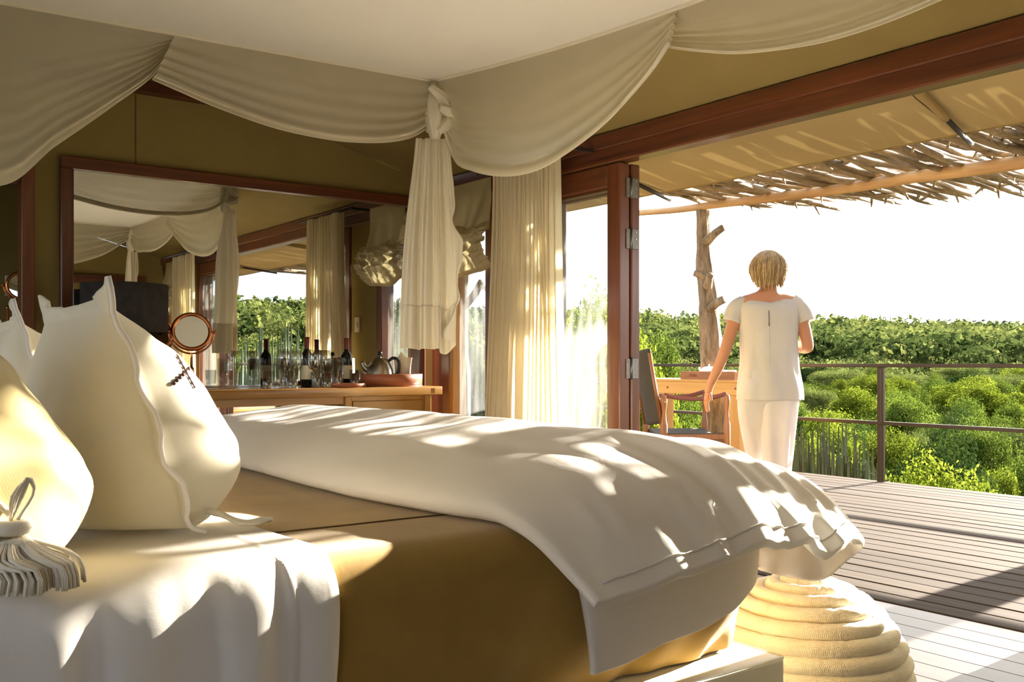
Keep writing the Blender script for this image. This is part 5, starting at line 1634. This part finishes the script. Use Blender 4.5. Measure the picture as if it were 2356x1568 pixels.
# the two euphorbias keep their ground clear of trees
EUPH = []
for (px, py, d, R, H, n, mirror_side, lab) in ((1905, 968, 10.1, .60, 2.3, 300, False, 'grey-green candelabra euphorbia just below the deck edge'), (665, 735, 24.0, 1.5, 4.6, 170, True, 'tall candelabra euphorbia beyond the end of the deck')):
    r = ray(px, py); k = d / math.hypot(r.x, r.y)
    x, y = (-11.68 - r.x * k if mirror_side else r.x * k), r.y * k
    EUPH.append((x, y, 1 + r.z * k - H, n, R, H, lab, px))
    placed.append((x, y, R + .05))
# named spots: trees that stand out just beyond the railing
for (px, ytop, d, ki, rr) in ((1332, 625, 15.0, 0, 1.35), (1520, 770, 11.6, 0, .80), (1500, 742, 30, 1, 1.7), (1400, 720, 24, 1, 1.5), (1250, 700, 20, 3, 1.2), (1090, 770, 22.5, 3, .95), (1060, 850, 18.5, 1, .90)):
    r = ray(px, ytop); k = d / math.hypot(r.x, r.y)
    x, y = r.x * k, r.y * k
    plant_tree(ki, x, y, ground_z(x, y) - .05, rr, 1 + r.z * k, random.uniform(0, 6))
    placed.append((x, y, rr)); count += 1
def scatter(az0, az1, ox, d0, d1, target, lift=0.0):
    # crowns stand side by side: big ones first, then smaller ones in the room that is left
    global count
    n0 = count
    for f in (1.05, .92, .80, .68, .58, .48):
        tries = 0
        while count - n0 < target and tries < 6000:
            tries += 1
            d = math.sqrt(random.uniform(d0 * d0, d1 * d1)); az = math.radians(random.uniform(az0, az1))
            x, y = ox + d * cos(az), d * sin(az)
            dd_ = math.hypot(x, y)
            rr = f * interp([10, 16, 25, 45, 85], [1.0, 1.25, 1.5, 1.9, 2.5], dd_)
            if y - rr < DECK_Y + .35 and -9.5 - rr < x < 5.3 + rr: continue
            if y - rr < DECK_Y + .2 or not free(x, y, rr): continue
            ki = random.choices([0, 1, 2, 3], [3, 4, 3, 1.3])[0]
            g0 = ground_z(x, y)
            # crowns reach about as high as the bush does in the photo at that distance
            top = interp([10, 12, 20, 30, 45, 60, 85], [-.75, -.45, -.4, -.3, .0, .3, .6], dd_) + random.uniform(-.8, .35) - .35 * (1 - f) + (g0 + 4.6) * lift
            plant_tree(ki, x, y, g0 - .05, rr, max(top, g0 + 1.5 * rr), random.uniform(0, 6.28))
            placed.append((x, y, rr)); count += 1
scatter(111, 150, 0, 10.0, 24, 60)
scatter(112, 148, 0, 24, 80, 190)
scatter(14, 32, -11.68, 22, 68, 75, .6)
scatter(40, 111, 0, 10, 24, 18)
print('trees', count)

# euphorbia thickets
def euphorbia(x, y, z, n, R, H, label, sd):
    r_ = random.Random(sd); m_ = MB()
    for k in range(n):
        a = r_.uniform(0, 2 * PI); q = r_.uniform(.1, 1) ** .6
        hh = H * (1.0 - .25 * q * q) * r_.uniform(.80, 1.05)
        b = Vector((cos(a) * R * q * .25, sin(a) * R * q * .25, -.3)); t = Vector((cos(a) * R * q, sin(a) * R * q, hh))
        mid = Vector((t.x * .95, t.y * .95, hh * .35))
        m_.tube(catmull([b, mid, t], 8), [q_ * (R / .75) ** .5 for q_ in (.018, .022, .023, .022, .021, .020, .017, .007)], 5, mod=lambda i, a_: 1 + .25 * cos(a_ * 5 / 2))
    p = (x, y, z)
    m_.v = [(a_ + x, b_ + y, c_ + z) for a_, b_, c_ in m_.v]
    t_ = thing('euphorbia', label, 'euphorbia', p, 'euphorbias in the bush')
    obj('stems', m_, M['euph'], t_, recalc=False)
for args in EUPH: euphorbia(*args)

# the rest of the bush: too many trees to count
far_V = []; far_c = []
protoV = [crown(90 + k, R=2.5, H=2.6, z0=.6, nblob=11, nleaf=600, leaf=.13, flat=.8, shell=.7)[0] for k in range(6)]
protoF = [crown(190 + k, R=2.5, H=2.6, z0=.6, nblob=6, nleaf=130, leaf=.30, flat=.8, shell=.8)[0] for k in range(6)]
random.seed(31)
pts_far = []
def far_pts(az0, az1, ox, d0, d1, n):
    for k in range(n):
        d = math.sqrt(random.uniform(d0 ** 1.3, d1 ** 1.3) ** (2 / 1.3)); az = math.radians(random.uniform(az0, az1))
        pts_far.append((ox + d * cos(az), d * sin(az), d))
far_pts(111, 150, 0, 70, 400, 2600)
far_pts(13, 33, -11.68, 58, 300, 700)
far_pts(33, 111, 0, 45, 350, 400)
for (x, y, d) in pts_far:
    s_ = interp([48, 150, 400], [.8, 1.2, 1.8], d) * random.choice((.6, .8, 1.0, 1.2) if d < 120 else (.5, .7, .9, 1.2, 1.8))
    if math.hypot(x, y) < 110 and not free(x, y, 2.75 * s_): continue       # beside the single trees, not through them
    a = random.uniform(0, 6.28); V = (protoV if d < 120 else protoF)[random.randrange(6)]
    ca, sa = cos(a), sin(a)
    W = np.stack([V[:, 0] * ca - V[:, 1] * sa, V[:, 0] * sa + V[:, 1] * ca, V[:, 2]], 1) * s_ + np.array([x, y, ground_z(x, y) + random.uniform(-.3, .3)])
    far_V.append(W); far_c += [random.random()] * len(W)
fb = bpy.data.objects.new('distant_bush', leaf_mesh('distant_bush', np.concatenate(far_V), M['leaf_far'])); C.objects.link(fb)
at_ = fb.data.attributes.new('tree', 'FLOAT', 'POINT'); at_.data.foreach_set('value', np.array(far_c, dtype=np.float32))
tag(fb, 'hazy green bush covering the far slopes to the skyline', 'bush', kind='stuff')
